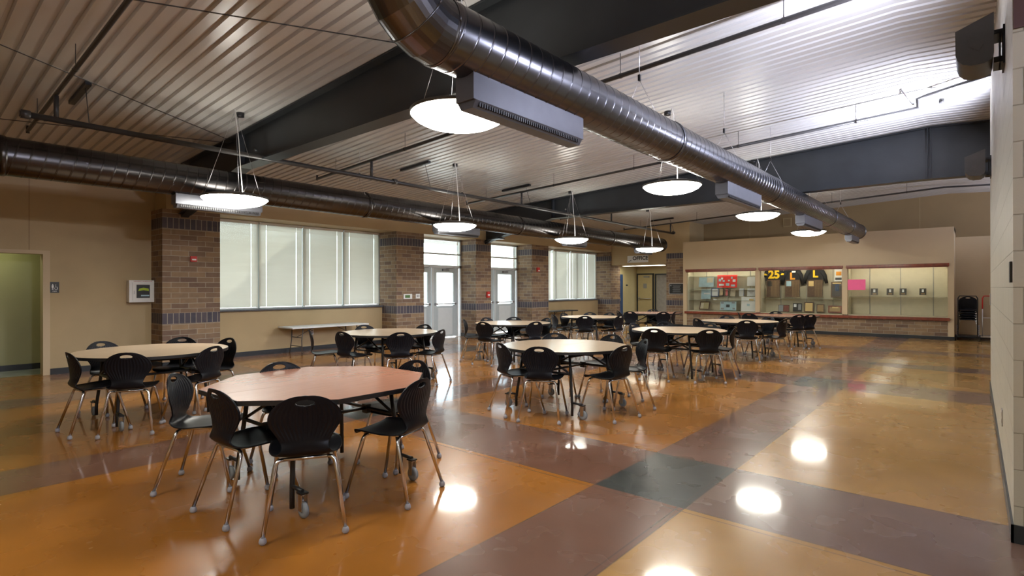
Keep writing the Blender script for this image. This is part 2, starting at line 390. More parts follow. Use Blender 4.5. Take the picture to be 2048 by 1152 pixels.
def tag(o, label=None, cat=None, group=None, kind=None):
    if label:
        o['label'] = label
        nw = len(label.split())
        if cat and (nw < 4 or nw > 16): print('LABELLEN', nw, label)
    if cat: o['category'] = cat
    if group: o['group'] = group
    if kind: o['kind'] = kind
    return o
def thing(name, label, cat, loc=(0, 0, 0), rz=0.0, group=None, world=True):
    e = bpy.data.objects.new(name, None); COL.objects.link(e); e.location = loc; e.rotation_euler = (0, 0, rz)
    e.empty_display_size = 0.1
    tag(e, label, cat, group)
    if world: e['worldbuild'] = 1; e['wb'] = list(loc)
    return e
def struct(name, mb, m, **k):
    o = mb.build(name, m, **k); o['kind'] = 'structure'; return o
def bx(lo, hi): return MB().box(lo, hi)
def copy_tree(o, parent=None):
    c = o.copy(); COL.objects.link(c)
    if parent is not None: c.parent = parent
    for ch in list(KIDS.get(o.name, [])): copy_tree(ch, c)
    return c
KIDS = {}
def reg(root):
    for o in bpy.data.objects:
        if o.parent is not None and o.parent == root:
            KIDS.setdefault(root.name, []).append(o); reg(o)
def text_mesh(name, s, size, mt, parent, mtx, ext=0.0008, align='CENTER', bold=0.0):
    cu = bpy.data.curves.new(name, 'FONT'); cu.body = s; cu.size = size; cu.extrude = ext; cu.align_x = align; cu.align_y = 'CENTER'; cu.offset = bold
    t = bpy.data.objects.new('tmp', cu); COL.objects.link(t)
    bpy.context.view_layer.update()
    me = bpy.data.meshes.new_from_object(t.evaluated_get(bpy.context.evaluated_depsgraph_get()))
    bpy.data.objects.remove(t); bpy.data.curves.remove(cu)
    org = Vector(parent['wb']) if parent is not None and parent.get('worldbuild') else Vector((0, 0, 0))
    me.transform(Matrix.Translation(-org) @ mtx)
    me.materials.clear(); me.materials.append(mt)
    o = bpy.data.objects.new(name, me); COL.objects.link(o)
    if parent is not None: o.parent = parent
    return o
def facing(dirn, loc):   # text plane matrices: text readable when looking from the room
    if dirn == '-y': m = Matrix(((1, 0, 0), (0, 0, -1), (0, 1, 0))).to_4x4()
    elif dirn == '+x': m = Matrix(((0, 0, 1), (1, 0, 0), (0, 1, 0))).to_4x4()
    return Matrix.Translation(Vector(loc)) @ m

# ------------------------------------------------------------------ geometry constants
XW = -11.75    # back plane of the window wall
XT = -11.70    # tan wall on the left
XP = -11.10    # front of the piers
YO = 19.15     # office wall
YC = 18.95     # display-case wall
YU = 20.5      # high wall behind
XR = 0.16      # block wall on the right
def roofz(x): return 4.22 + 0.047 * x if x < -0.6 else 4.22 - 0.047 * 0.6 - 0.055 * (x + 0.6)

# floor
struct('floor', bx((-11.9, -4.6, -0.12), (4.1, 22.2, 0.0)), M['floor'])
struct('floor_corridor', bx((-14.2, -4.6, -0.12), (-11.9, 3.0, -0.001)), M['corr_floor'])
# ceiling: ribbed deck
d = MB(); pitch = 0.15; y = -4.6
ys = []
while y < 20.9:
    ys += [(y, 0.0), (y + 0.098, 0.0), (y + 0.108, 0.034), (y + 0.140, 0.034)]; y += pitch
for (x0, x1) in ((-12.0, -0.6), (-0.6, 4.1)):
    vs = []
    for (yy, h) in ys: vs += [(x0, yy, roofz(x0) + h), (x1, yy, roofz(x1) + h)]
    d.add(vs, [(2 * i, 2 * i + 1, 2 * i + 3, 2 * i + 2) for i in range(len(ys) - 1)])
d.box((-12.05, -4.7, 4.4), (4.3, 22.3, 4.5))
struct('ceiling', d, M['deck'])

# left wall (X = XT)
w = MB(); w.box((-11.9, 1.83, 0), (XT, 3.40, 3.75)).box((-11.9, -4.6, 2.03), (XT, 1.83, 3.75)).box((-11.9, -4.6, 0), (XT, -0.4, 2.03))
struct('wall_left', w, M['tan'])
w = MB(); w.box((-11.9, 4.32, 0), (-11.7, 8.52, 0.97)).box((-11.9, 14.93, 0), (-11.7, 19.15, 0.97))
struct('wall_left_low', w, M['tan'])
w = MB(); w.box((-11.9, 3.40, 2.87), (XP, 19.15, 3.75)); struct('wall_left_header', w, M['tan'])
w = MB()
for a, b_ in ((1.83, 3.34),): w.box((XT, a, 0), (XT + 0.012, b_, 0.10))
for a, b_ in ((4.32, 8.52), (14.93, 18.9)): w.box((-11.7, a, 0), (-11.688, b_, 0.10))
struct('baseboard_left', w, M['base'])
struct('trim_1', bx((-11.91, 1.79, 0), (-11.685, 1.88, 2.06)).box((-11.91, -0.45, 2.0), (-11.685, 1.79, 2.06)), M['tan_light'])
# vertical control joint on the left wall
struct('trim_2', bx((XT, 1.615, 2.03), (XT + 0.004, 1.627, 3.66)), M['tan_dark'])
# restroom corridor
w = MB(); w.box((-13.0, -4.6, 0), (-12.8, 3.0, 2.6)).box((-13.0, 2.6, 0), (-11.9, 2.8, 2.6)).box((-13.0, -4.6, 0), (-11.9, -4.4, 2.6))
struct('wall_corridor', w, M['green_wall'])
struct('ceiling_corridor', bx((-13.0, -4.6, 2.35), (-11.9, 2.8, 2.45)), M['cream'])
struct('baseboard_corridor', bx((-12.8, -4.4, 0), (-12.788, 2.6, 0.10)), M['base'])
o = thing('ceiling_light', 'pale green-tinted strip light over the restroom corridor behind the left wall', 'light', (-12.35, 0.9, 2.35))
bx((-12.5, 0.2, 2.32), (-12.2, 1.6, 2.35)).build('housing', M['white_metal'], o); bx((-12.47, 0.23, 2.312), (-12.23, 1.57, 2.32)).build('diffuser', M['tubeg'], o)

# piers
for i, (a, b_) in enumerate(((3.34, 4.32), (8.52, 9.42), (11.39, 12.04), (14.02, 14.93), (19.10, 19.85))):
    top = 2.87 if i < 4 else 2.87
    struct('wall_pier', bx((-11.9, a, 0), (XP, b_, top)), M['brick'], wall_uv=True)
    w = MB(); w.box((XT - 0.05, a - 0.012, 0), (XP + 0.012, a, 0.10)).box((XP, a - 0.012, 0), (XP + 0.012, b_ + 0.012, 0.10)).box((XT - 0.05, b_, 0), (XP + 0.012, b_ + 0.012, 0.10))
    if i < 5: struct('baseboard_pier', w, M['base'])

# windows with blinds
def window(n, ya, yb, za, zb, splits):
    fr = MB(); xo, xi = -11.86, -11.80
    fr.box((xo, ya, za), (xi, yb, za + 0.05)).box((xo, ya, zb - 0.05), (xi, yb, zb))
    for y_ in splits: fr.box((xo, y_ - 0.03, za), (xi, y_ + 0.03, zb))
    struct('window_%d' % n, fr, M['alu'])
    g = bx((-11.84, ya, za), (-11.835, yb, zb)).build('window_glass', M['glass']); g['kind'] = 'structure'
window(1, 4.32, 8.52, 0.97, 2.87, [4.35, 5.38, 6.42, 7.46, 8.49])
window(2, 14.93, 19.10, 0.97, 2.87, [14.96, 16.3, 17.7, 19.07])
o = struct('trim_3', MB().box((-11.76, 4.30, 0.955), (-11.62, 8.56, 0.99)).box((-11.76, 14.93, 0.955), (-11.62, 19.12, 0.99)), M['sill'], bevel=0.004)
def blind(ya, yb, za, zb, label, slope=0.0):
    t = thing('window_blind', label, 'blind', (-11.77, (ya + yb) / 2, za), group='pale horizontal window blinds')
    bx((-11.795, ya, zb - 0.05), (-11.735, yb, zb)).build('headrail', M['white_metal'], t)
    s = MB(); z = za + 0.03
    while z < zb - 0.055:
        c0, c1 = ya + (yb - ya) * 0.16, ya + (yb - ya) * 0.86
        for a_, b__ in ((ya, c0 - 0.006), (c0 + 0.006, c1 - 0.006), (c1 + 0.006, yb)):
            s.add([(-11.764, a_, z), (-11.764, b__, z), (-11.7765, b__, z + 0.0225), (-11.7765, a_, z + 0.0225)], [(0, 1, 2, 3)])
        z += 0.0215
    s.build('slats', M['blind'], t)
    bx((-11.785, ya, za), (-11.755, yb, za + 0.022)).build('bottom_rail', M['white_metal'], t)
    c = MB()
    for f in (0.16, 0.86):
        yy = ya + (yb - ya) * f; c.tube([(-11.762, yy, za + 0.01), (-11.762, yy, zb - 0.03)], 0.0015, 5)
    c.build('ladder_cord', M['white'], t)
    return t
B = [(4.34, 5.35, 'leftmost wide blind of the big window beside the first brick pier'),
     (5.38, 6.36, 'second blind from the left in the big window above the grey folding table'),
     (6.39, 7.40, 'third blind from the left in the big window'),
     (7.44, 8.46, 'rightmost blind of the big window, beside the second brick pier')]
for a, b_, l in B: blind(a, b_, 1.0, 2.86, l)
for a, b_, l in [(14.98, 15.96, 'leftmost, mostly hidden blind of the small far window'), (16.10, 17.16, 'second blind from the left in the small far window, above the black folding table'),
                 (17.22, 18.26, 'third blind from the left in the small far window'), (18.30, 19.08, 'rightmost blind of the small far window near the office corridor')]:
    blind(a, b_, 1.0, 2.84, l)

# glazed doors in recesses
def entry(n, ya, yb, door_a, door_b, side=None):
    H = 2.87; X0, X1 = -11.80, -11.72
    f = MB(); f.box((X0, ya, 0), (X1, ya + 0.05, H)).box((X0, yb - 0.06, 0), (X1, yb, H)).box((X0, ya, H - 0.06), (X1, yb, H)).box((X0, ya, 2.40), (X1, yb, 2.445)).box((X0, ya, 2.02), (X1, yb, 2.10))
    f.box((X0, door_a - 0.06, 0), (X1, door_a, 2.05)).box((X0, door_b, 0), (X1, door_b + 0.05, 2.05))
    struct('door_%d_frame' % n, f, M['alu_l'])
    g = MB().box((-11.775, ya, 2.1), (-11.77, yb, 2.81)); g.build('window_glass', M['glass'])['kind'] = 'structure'
    def leaf(a, b_, nm, lab=None):
        e = bpy.data.objects.new(nm, None); COL.objects.link(e); e.location = (-11.76, (a + b_) / 2, 0); e['kind'] = 'structure'; e['worldbuild'] = 1; e['wb'] = list(e.location)
        l = MB(); sw = 0.13
        l.box((-11.785, a, 0.02), (-11.74, a + sw, 2.02)).box((-11.785, b_ - sw, 0.02), (-11.74, b_, 2.02)).box((-11.785, a + sw, 1.88), (-11.74, b_ - sw, 2.02)).box((-11.785, a + sw, 0.02), (-11.74, b_ - sw, 0.92))
        l.build('leaf', M['alu'], e, bevel=0.003)
        MB().box((-11.765, a + sw, 0.92), (-11.76, b_ - sw, 1.88)).build('pane', M['glass'], e)
        MB().box((-11.735, a + 0.18, 0.08), (-11.738, b_ - 0.18, 0.86)).build('kick_panel', M['alu_l'], e)
        MB().tube([(-11.69, a + 0.08, 0.98), (-11.69, b_ - 0.08, 0.98)], 0.016, 10).box((-11.74, a + 0.05, 0.95), (-11.68, a + 0.14, 1.01)).box((-11.74, b_ - 0.14, 0.95), (-11.68, b_ - 0.05, 1.01)).build('push_bar', M['zinc'], e)
        MB().box((-11.74, (a + b_) / 2 - 0.12, 1.93), (-11.69, (a + b_) / 2 + 0.12, 1.99)).tube([(-11.70, (a + b_) / 2, 1.99), (-11.62, (a + b_) / 2 + 0.2, 2.02), (-11.72, (a + b_) / 2 + 0.35, 2.05)], 0.008, 6).build('door_closer', M['grey'], e)
    leaf(door_a, door_b, 'door_%d' % n)
    if side: leaf(side[0], side[1], 'door_%d' % (n + 10))
entry(1, 9.42, 11.39, 10.30, 11.22, (9.42, 10.22))
entry(2, 12.04, 14.02, 12.92, 13.86, (12.06, 12.84))

# outside
CY1, CY2 = 7.03, 18.35
struct('floor_outside', bx((-40, -12, -0.2), (-11.9, 40, -0.06)), M['ground'])
# two unseen slabs added outside to throw diagonal shade on the blinds
struct('shade_slabs_outside', bx((-15.4, CY1, 3.1), (-11.9, 14.6, 3.3)).box((-15.4, CY2, 3.1), (-11.9, 22, 3.3)), M['outwall'])

# office wall & corridor
w = MB(); w.box((XP, YO, 2.34), (-8.77, YO + 0.2, 4.0)).box((-8.77, YO, 2.72), (-8.041, YU, 3.09)).box((-8.77, YO, 3.09), (-7.88, YU, 4.0)).box((-11.9, YO, 2.87), (XP, YU + .3, 4.0))
struct('wall_office', w, M['tan'])
struct('wall_pier', bx((-8.77, YO, 0), (-8.041, YU, 2.72)), M['brick'], wall_uv=True)
struct('baseboard_pier', bx((-8.782, YO - 0.012, 0), (-8.0, YO, 0.10)), M['base'])
w = MB(); w.box((-11.9, 19.85, 0), (-11.2, 19.95, 2.34)).box((-11.9, 20.25, 0), (-11.2, 21.5, 2.34)).box((-11.9, 19.95, 2.0), (-11.2, 20.25, 2.34)).box((-8.77, YU, 0), (-8.6, 21.5, 2.34))
w.box((-11.3, 21.5, 2.02), (-8.6, 21.6, 2.34)).box((-11.3, 21.5, 0), (-11.14, 21.6, 2.02)).box((-10.46, 21.5, 0), (-10.32, 21.6, 2.02))
struct('wall_office_corridor', w, M['tandoor'])
struct('ceiling_office_corridor', bx((-11.9, YO + 0.201, 2.34), (-8.6, 22.2, 2.44)), M['tan_light'])
struct('wall_office_rear', bx((-11.9, 22.0, 0), (-8.5, 22.2, 2.34)), M['outwall'])
o = bpy.data.objects.new('door_3', None); COL.objects.link(o); o.location = (-10.8, 21.5, 0); o['kind'] = 'structure'; o['worldbuild'] = 1; o['wb'] = [-10.8, 21.5, 0]
bx((-11.13, 21.46, 0.01), (-10.47, 21.5, 2.0)).build('leaf', M['tandoor'], o, bevel=0.004)
bx((-10.88, 21.452, 1.42), (-10.72, 21.46, 1.62)).build('pane', M['grey'], o)
MB().tube([(-11.08, 21.42, 0.98), (-10.52, 21.42, 0.98)], 0.02).box((-11.1, 21.42, 0.92), (-11.04, 21.46, 1.04)).build('push_bar', M['zinc'], o)
bx((-10.85, 21.42, 1.88), (-10.6, 21.46, 1.94)).build('door_closer', M['grey'], o)
w = MB().box((-11.2, 21.47, 0), (-11.14, 21.52, 2.05)).box((-10.46, 21.47, 0), (-10.40, 21.52, 2.05)).box((-11.2, 21.47, 2.0), (-10.40, 21.52, 2.06)).box((-10.36, 21.47, 0), (-10.30, 21.52, 2.0)).box((-10.36, 21.47, 1.98), (-8.77, 21.52, 2.04))
struct('trim_4', w, M['base'])
o = bpy.data.objects.new('door_4', None); COL.objects.link(o); o.location = (-11.19, 20.1, 0); o['kind'] = 'structure'; o['worldbuild'] = 1; o['wb'] = [-11.19, 20.1, 0]
bx((-11.23, 19.96, 0.01), (-11.19, 20.24, 2.0)).build('leaf', M['bluedoor'], o); bx((-11.19, 19.98, 0.9), (-11.15, 20.0, 1.0)).build('handle', M['zinc'], o)
bx((-11.2, 20.52, 1.52), (-11.19, 20.66, 1.58)).build('small_sign', M['signblack']); o = bpy.data.objects['small_sign']; tag(o, 'small dark name sign on the corridor wall beside the blue door', 'sign')
o = thing('ceiling_light', 'long glowing troffer light in the office corridor ceiling under the sign', 'light', (-10.3, 20.0, 2.34))
bx((-10.98, 19.75, 2.325), (-9.2, 20.1, 2.34)).build('housing', M['white_metal'], o); bx((-10.95, 19.78, 2.318), (-9.23, 20.07, 2.325)).build('diffuser', M['troffer'], o)
# office sign
t = thing('office_sign', 'white OFFICE sign with arrow on the wall above the corridor opening', 'sign', (-9.95, YO, 2.55))
bx((-10.38, YO - 0.012, 2.42), (-9.50, YO - 0.001, 2.69)).build('board', M['paper'], t)
text_mesh('lettering', 'OFFICE', 0.20, M['signblack'], t, facing('-y', (-9.83, YO - 0.014, 2.58)), bold=0.006)
a = MB(); a.prism([(-10.35, 2.45), (-10.33, 2.43), (-10.24, 2.49), (-10.22, 2.47), (-10.20, 2.53), (-10.28, 2.525), (-10.26, 2.507)], YO - 0.016, YO - 0.012, 'y'); a.build('arrow', M['grey'], t)
# plaque on the far pier
t = thing('bronze_plaque', 'black engraved plaque on the brick pier beside the trophy cases', 'plaque', (-8.35, YO, 1.4))
bx((-8.66, YO - 0.02, 1.20), (-8.06, YO, 1.60)).build('frame', M['zinc'], t, bevel=0.004)
bx((-8.64, YO - 0.024, 1.22), (-8.08, YO - 0.019, 1.58)).build('plate', M['signblack'], t)
l = MB()
for k in range(7): l.box((-8.52 + 0.03 * (k % 2), YO - 0.026, 1.52 - 0.04 * k), (-8.20 - 0.02 * (k % 3), YO - 0.024, 1.532 - 0.04 * k))
l.box((-8.61, YO - 0.026, 1.50), (-8.56, YO - 0.024, 1.55)); l.build('lettering', M['grey'], t)

# display-case wall
OP = [(-7.91, -5.56), (-5.42, -3.07), (-2.93, -0.57)]
ZS, ZH, ZT = 0.62, 2.02, 3.08
w = MB(); w.box((-8.04, YC, ZH), (-0.44, YC + 0.15, ZT)).box((-8.04, YC + 0.15, ZT - 0.1), (-0.44, YU, ZT)).box((-8.04, YC, 0), (OP[0][0], YU, ZH)).box((OP[0][1], YC, ZS), (OP[1][0], YC + 0.7, ZH)).box((OP[1][1], YC, ZS), (OP[2][0], YC + 0.7, ZH)).box((OP[2][1], YC, 0), (-0.44, YU, ZH))
w.box((-0.6, YC + .15, ZH), (-0.44, YU, ZT))
struct('wall_display', w, M['tan_light'])
struct('wall_display_brick', bx((-7.91, YC + 0.02, 0), (-0.57, YC + 0.3, 0.52)), M['brick'], wall_uv=True)
struct('baseboard_display', bx((-8.052, YC - 0.012, 0), (-0.43, YC + 0.005, 0.09)).box((-0.44, YC, 0), (-0.428, YU, 0.09)), M['base'])
o = bx((-7.97, YC - 0.06, 0.52), (-0.53, YC - 0.001, 0.60)).box((-7.909, YC - 0.001, 0.521), (-0.571, YC + 0.7, 0.599)).build('wooden_ledge', M['wood'], bevel=0.008); tag(o, 'long reddish wooden ledge under all three trophy cases', 'ledge')
names = ['left trophy case, holding papers and a red poster', 'middle trophy case, holding black and yellow jerseys and plaques', 'right trophy case, nearly empty, with a pink paper on its glass']
CASES = []
for (a, b_), l in zip(OP, names):
    t = thing('display_case', l, 'display case', ((a + b_) / 2, YC, ZS), group='built-in glass trophy cases'); CASES.append(t)
    m = MB(); m.box((a - 0.03, YC - 0.05, ZH), (b_ + 0.03, YC + 0.02, ZH + 0.075)).box((a - 0.015, YC - 0.03, ZH - 0.03), (b_ + 0.015, YC + 0.02, ZH)); m.build('wooden_header', M['wood'], t, bevel=0.006)
    m = MB(); m.box((a, YC + 0.62, ZS - 0.02), (b_, YC + 0.65, ZH + 0.1)).box((a, YC + 0.1, ZH + 0.05), (b_, YC + 0.62, ZH + 0.1)).box((a, YC + 0.1, ZS - 0.02), (a + 0.015, YC + 0.62, ZH + 0.05)).box((b_ - 0.015, YC + 0.1, ZS - 0.02), (b_, YC + 0.62, ZH + 0.05)).box((a, YC + 0.08, ZS - 0.02), (b_, YC + 0.62, ZS)); m.build('lining', M['cream'], t)
    bx((a, YC + 0.035, ZS), (b_, YC + 0.041, ZH)).build('glass_pane', M['caseglass'], t)
    m = MB()
    for k in range(1, 4): xx = a + (b_ - a) * (k - 0.35) / 3.1; m.box((xx - 0.006, YC + 0.607, ZS), (xx + 0.006, YC + 0.619, ZH + 0.04))
    m.build('shelf_standard', M['grey'], t)
    m = MB().box((a + 0.1, YC + 0.14, ZH + 0.02), (b_ - 0.1, YC + 0.18, ZH + 0.045)); m.build('strip_lamp', M['tube'], t)
def shelf(t, a, b_, z): MB().box((a + 0.02, YC + 0.2, z - 0.008), (b_ - 0.02, YC + 0.6, z)).build('glass_shelf', M['shelfglass'], t)
for z in (1.55, 1.18, 0.98 - .0): pass
for z in (1.84, 1.36, 1.0): shelf(CASES[0], OP[0][0], OP[0][1], z)
shelf(CASES[1], OP[1][0], OP[1][1], 1.08)
shelf(CASES[2], OP[2][0], OP[2][1], 1.16)
# things in the cases: flat sheets / frames leaning slightly
def sheet(name, x0, x1, z0, z1, y, m, label, cat, detail=None, frame=None, lean=0.04, group=None):
    if detail is None and frame is None:
        s = MB(); s.add([(x0, y, z0), (x1, y, z0), (x1, y + lean, z1), (x0, y + lean, z1), (x0, y + 0.004, z0), (x1, y + 0.004, z0), (x1, y + lean + 0.004, z1), (x0, y + lean + 0.004, z1)], [(0, 1, 2, 3), (7, 6, 5, 4), (0, 4, 5, 1), (1, 5, 6, 2), (2, 6, 7, 3), (3, 7, 4, 0)])
        o = s.build(name, m, loc=((x0 + x1) / 2, y, z0)); tag(o, label, cat, group); return o
    t = thing(name, label, cat, ((x0 + x1) / 2, y, z0), group=group)
    def quad(mb, a, b_, c, d_, off, th=0.004):
        f0 = (c - z0) / (z1 - z0) * lean; f1 = (d_ - z0) / (z1 - z0) * lean
        mb.add([(a, y + f0 - off, c), (b_, y + f0 - off, c), (b_, y + f1 - off, d_), (a, y + f1 - off, d_), (a, y + f0 - off + th, c), (b_, y + f0 - off + th, c), (b_, y + f1 - off + th, d_), (a, y + f1 - off + th, d_)], [(0, 1, 2, 3), (7, 6, 5, 4), (0, 4, 5, 1), (1, 5, 6, 2), (2, 6, 7, 3), (3, 7, 4, 0)])
    if frame:
        fb = MB(); quad(fb, x0, x1, z0, z1, -0.002, 0.02); fb.build('frame', frame, t); b2 = MB(); k = min(0.035, (x1 - x0) * 0.12)
        quad(b2, x0 + k, x1 - k, z0 + k, z1 - k, 0.003); b2.build('panel', m, t)
    else:
        b2 = MB(); quad(b2, x0, x1, z0, z1, 0.0); b2.build('sheet', m, t)
    for (u0, u1, v0, v1, mm, nm) in (detail or []):
        q = MB(); quad(q, x0 + (x1 - x0) * u0, x0 + (x1 - x0) * u1, z0 + (z1 - z0) * v0, z0 + (z1 - z0) * v1, 0.007, 0.003); q.build(nm, mm, t)
    return t
def cx(px, y_): # x on plane y_ for a photo column
    f = 1086.24; yaw = 0.706461; t = (px - 1024) / f
    return y_ * (t * math.cos(yaw) - math.sin(yaw)) / (math.cos(yaw) + t * math.sin(yaw))
def cz(px, py, y_):
    x = cx(px, y_); dd = -x * math.sin(0.706461) + y_ * math.cos(0.706461); return 1.42 + (576.5 - py) * dd / 1086.24
def sh(name, p0, p1, yy, m, label, cat, **k):
    x0, x1 = cx(p0[0], yy), cx(p1[0], yy); z1 = cz((p0[0] + p1[0]) / 2, p0[1], yy); z0 = cz((p0[0] + p1[0]) / 2, p1[1], yy)
    return sheet(name, x0, x1, z0, z1, yy, m, label, cat, **k)
ya = YC + 0.40
sh('map_sheet', (1397.5, 554.5), (1427, 574), ya, M['blue'], 'pale blue map sheet on upper shelf of the left trophy case', 'paper', detail=[(0.55, 0.95, 0.45, 0.95, M['cream'], 'printed_patch')])
rp = [(0.08, 0.2, 0.5, 0.7), (0.2, 0.3, 0.65, 0.8), (0.28, 0.38, 0.45, 0.6), (0.1, 0.35, 0.15, 0.3), (0.45, 0.62, 0.15, 0.35), (0.55, 0.64, 0.5, 0.62), (0.7, 0.78, 0.7, 0.85), (0.78, 0.92, 0.45, 0.65), (0.7, 0.9, 0.1, 0.25)]
sh('red_poster', (1434, 550), (1474, 575.5), ya - .1, M['redpaper'], 'bright red poster with pasted photos in the left trophy case', 'poster', detail=[(*q, M['paper'] if i % 2 else M['blue'], 'pasted_photo') for i, q in enumerate(rp)])
sh('printed_page', (1494, 553.5), (1510, 572), ya, M['paper'], 'white page at the upper right of the left trophy case', 'paper')
sh('chart_sheet', (1402, 579), (1421, 598), ya, M['blue'], 'pale sheet with green print on middle shelf of the left trophy case', 'paper', detail=[(0.3, 0.9, 0.5, 0.62, M['paper'], 'printed_patch')])
sh('framed_certificate', (1422, 576), (1437, 593.5), ya, M['paper'], 'black framed certificate on middle shelf of the left trophy case', 'frame', frame=M['bluedoor'])
sh('portrait_photo', (1438, 577), (1447, 592), ya, M['bronze'], 'dark picture with an orange figure beside the framed certificate', 'picture', frame=M['black'])
sh('portrait_photo', (1450, 577.5), (1456, 592), ya, M['red'], 'small dark red picture in the middle of the left trophy case', 'picture', frame=M['black'])
sh('printed_page', (1460, 578), (1470, 592.5), ya, M['cream'], 'greenish page under the right end of the red poster', 'paper', lean=0.08)
sh('printed_page', (1478, 577), (1488, 592.5), ya, M['paper'], 'white page with blue edge on middle shelf of the left case', 'paper', detail=[(0.9, 1.0, 0.0, 1.0, M['bluedoor'], 'edge')])
sh('printed_page', (1494, 577), (1510, 592.5), ya, M['paper'], 'white page with printed lines at the right of the middle shelf', 'paper', detail=[(0.15, 0.85, 0.6, 0.68, M['grey'], 'printed_line'), (0.3, 0.7, 0.4, 0.46, M['grey'], 'printed_line')])
sh('open_book', (1398, 603), (1418, 619.5), YC + .3, M['tandoor'], 'brown framed album leaning at the lower left of the left trophy case', 'album', frame=M['walnut'], lean=0.12, detail=[(0.1, 0.4, 0.15, 0.8, M['cream'], 'photo')])
sh('photo_board', (1440, 603), (1472, 621), YC + .3, M['blue'], 'pale board with small photos at the bottom of the left case', 'poster', detail=[(0.05, 0.22, 0.75, 0.92, M['grey'], 'photo'), (0.72, 0.92, 0.78, 0.94, M['grey'], 'photo'), (0.38, 0.6, 0.35, 0.65, M['signblack'], 'photo'), (0.05, 0.24, 0.1, 0.28, M['grey'], 'photo'), (0.78, 0.94, 0.12, 0.3, M['grey'], 'photo')])
sh('poster_board', (1482, 594), (1511, 623), YC + .25, M['paper'], 'large white poster board at the lower right of the left case', 'poster', detail=[(0.55, 0.85, 0.74, 0.86, M['gold'], 'photo'), (0.4, 0.6, 0.38, 0.52, M['blue'], 'photo')])
o = MB().lathe([(0.001, 0.04), (0.05, 0.035), (0.07, 0.01), (0.001, 0.0)], (cx(1430, ya - .1), ya - .1, 1.0), 12).build('seashell', M['paper']); tag(o, 'small white ornament on the lower shelf of the left trophy case', 'ornament')
# jerseys
def garment(name, pxc, pw, ptop, pbot, label, txt, tcol, sleeves, stripes=False):
    yy = YC + 0.50; x0, x1 = cx(pxc - pw / 2, yy), cx(pxc + pw / 2, yy); zt = min(cz(pxc, ptop, yy), ZH + 0.03); zb = cz(pxc, pbot, yy); w_ = x1 - x0; xm = (x0 + x1) / 2
    t = thing(name, label, 'jersey', (xm, yy, zb), group='black and yellow team garments in the middle case')
    P = [(x0, zb), (x0 - 0.0, zt - 0.16), (x0 + 0.02, zt - 0.05), (xm - 0.08, zt), (xm + 0.08, zt), (x1 - 0.02, zt - 0.05), (x1, zt - 0.16), (x1, zb)]
    MB().prism(P, yy - 0.02, yy + 0.02, 'y').build('body', M['navy'], t, bevel=0.008)
    for sgn in (-1, 1):
        xs = xm + sgn * w_ / 2; l = sleeves
        m = MB(); m.tube([(xs - sgn * 0.05, yy, zt - 0.08), (xs + sgn * 0.03, yy, zt - 0.22), (xs + sgn * 0.09, yy, zt - 0.22 - l)], [0.07, 0.06, 0.045], 10); m.build('sleeve', M['navy'], t)
        if stripes: MB().lathe([(0.072, 0), (0.072, 0.06)], (xs + sgn * 0.01, yy, zt - 0.20), 14).build('stripe', M['yellow'], t)
    text_mesh('lettering', txt, 0.36 if len(txt) == 2 else 0.30, tcol, t, facing('-y', (xm, yy - 0.024, zt - (0.25 if tcol is M['orange'] else 0.19))), bold=0.014)
    return t
garment('team_jersey', 1548.5, 34, 538, 562, 'black jersey with yellow number 25 in the middle trophy case', '25', M['yellow'], 0.02, True)
garment('letter_sweater', 1585, 30, 538, 562, 'black sweater with an orange letter L beside the numbered jersey', 'L', M['orange'], 0.30)
garment('letter_jacket', 1631, 32, 537, 562, 'black jacket with a yellow letter L in the middle trophy case', 'L', M['yellow'], 0.26)
sh('white_tag', (1583.5, 539), (1591, 545.5), YC + .46, M['paper'], 'small white card on the collar of the orange L sweater', 'card')
for i, (a, b_, lab, dm) in enumerate(((1533, 1559.5, 'brown slatted plaque under the number 25 jersey', M['signblack']), (1570, 1599, 'brown slatted plaque under the orange L sweater', M['blue']), (1614.5, 1645, 'brown slatted plaque under the yellow L jacket', M['gold']))):
    sl = [(0.35 + 0.1 * k, 0.39 + 0.1 * k, 0.03, 0.95, M['bronze'], 'name_strip') for k in range(6)] if i == 0 else [(0.5 + 0.08 * k, 0.53 + 0.08 * k, 0.03, 0.95, M['bronze'], 'name_strip') for k in range(6)]
    sh('award_plaque', (a, 560), (b_, 594.5), YC + .36, M['walnut'], lab, 'plaque', frame=M['walnut'], lean=0.03, group='slatted award plaques in the middle case', detail=sl + [(0.08, 0.42, 0.63, 0.93, dm, 'plate')])
sh('team_poster', (1669, 537), (1684, 563), YC + .5, M['paper'], 'white poster with orange lettering at the right of the middle case', 'poster', detail=[(0.2, 0.9, 0.45, 0.75, M['orange'], 'print'), (0.1, 0.95, 0.1, 0.28, M['signblack'], 'print')])
sh('award_plaque', (1661.5, 564.5), (1684, 595.5), YC + .36, M['uplight'], 'grey-brown plaque with a white figure, right of the middle case', 'plaque', frame=M['walnut'], detail=[(0.4, 0.72, 0.42, 0.85, M['bluedoor'], 'plate'), (0.5, 0.62, 0.5, 0.76, M['paper'], 'figure'), (0.15, 0.9, 0.88, 0.96, M['gold'], 'name_strip')])
sh('award_plaque', (1556, 610), (1578, 624), YC + .3, M['walnut'], 'wide wooden plaque with portrait on the floor of the middle case', 'plaque', frame=M['walnut'], detail=[(0.05, 0.45, 0.05, 0.95, M['grey'], 'portrait'), (0.5, 0.95, 0.1, 0.9, M['wood'], 'plate')])
sh('award_plaque', (1585.5, 607), (1603, 623.5), YC + .3, M['signblack'], 'black plaque with white crest on the floor of the middle case', 'plaque', frame=M['black'], detail=[(0.1, 0.4, 0.55, 0.9, M['paper'], 'crest'), (0.6, 0.95, 0.2, 0.9, M['grey'], 'plate')])
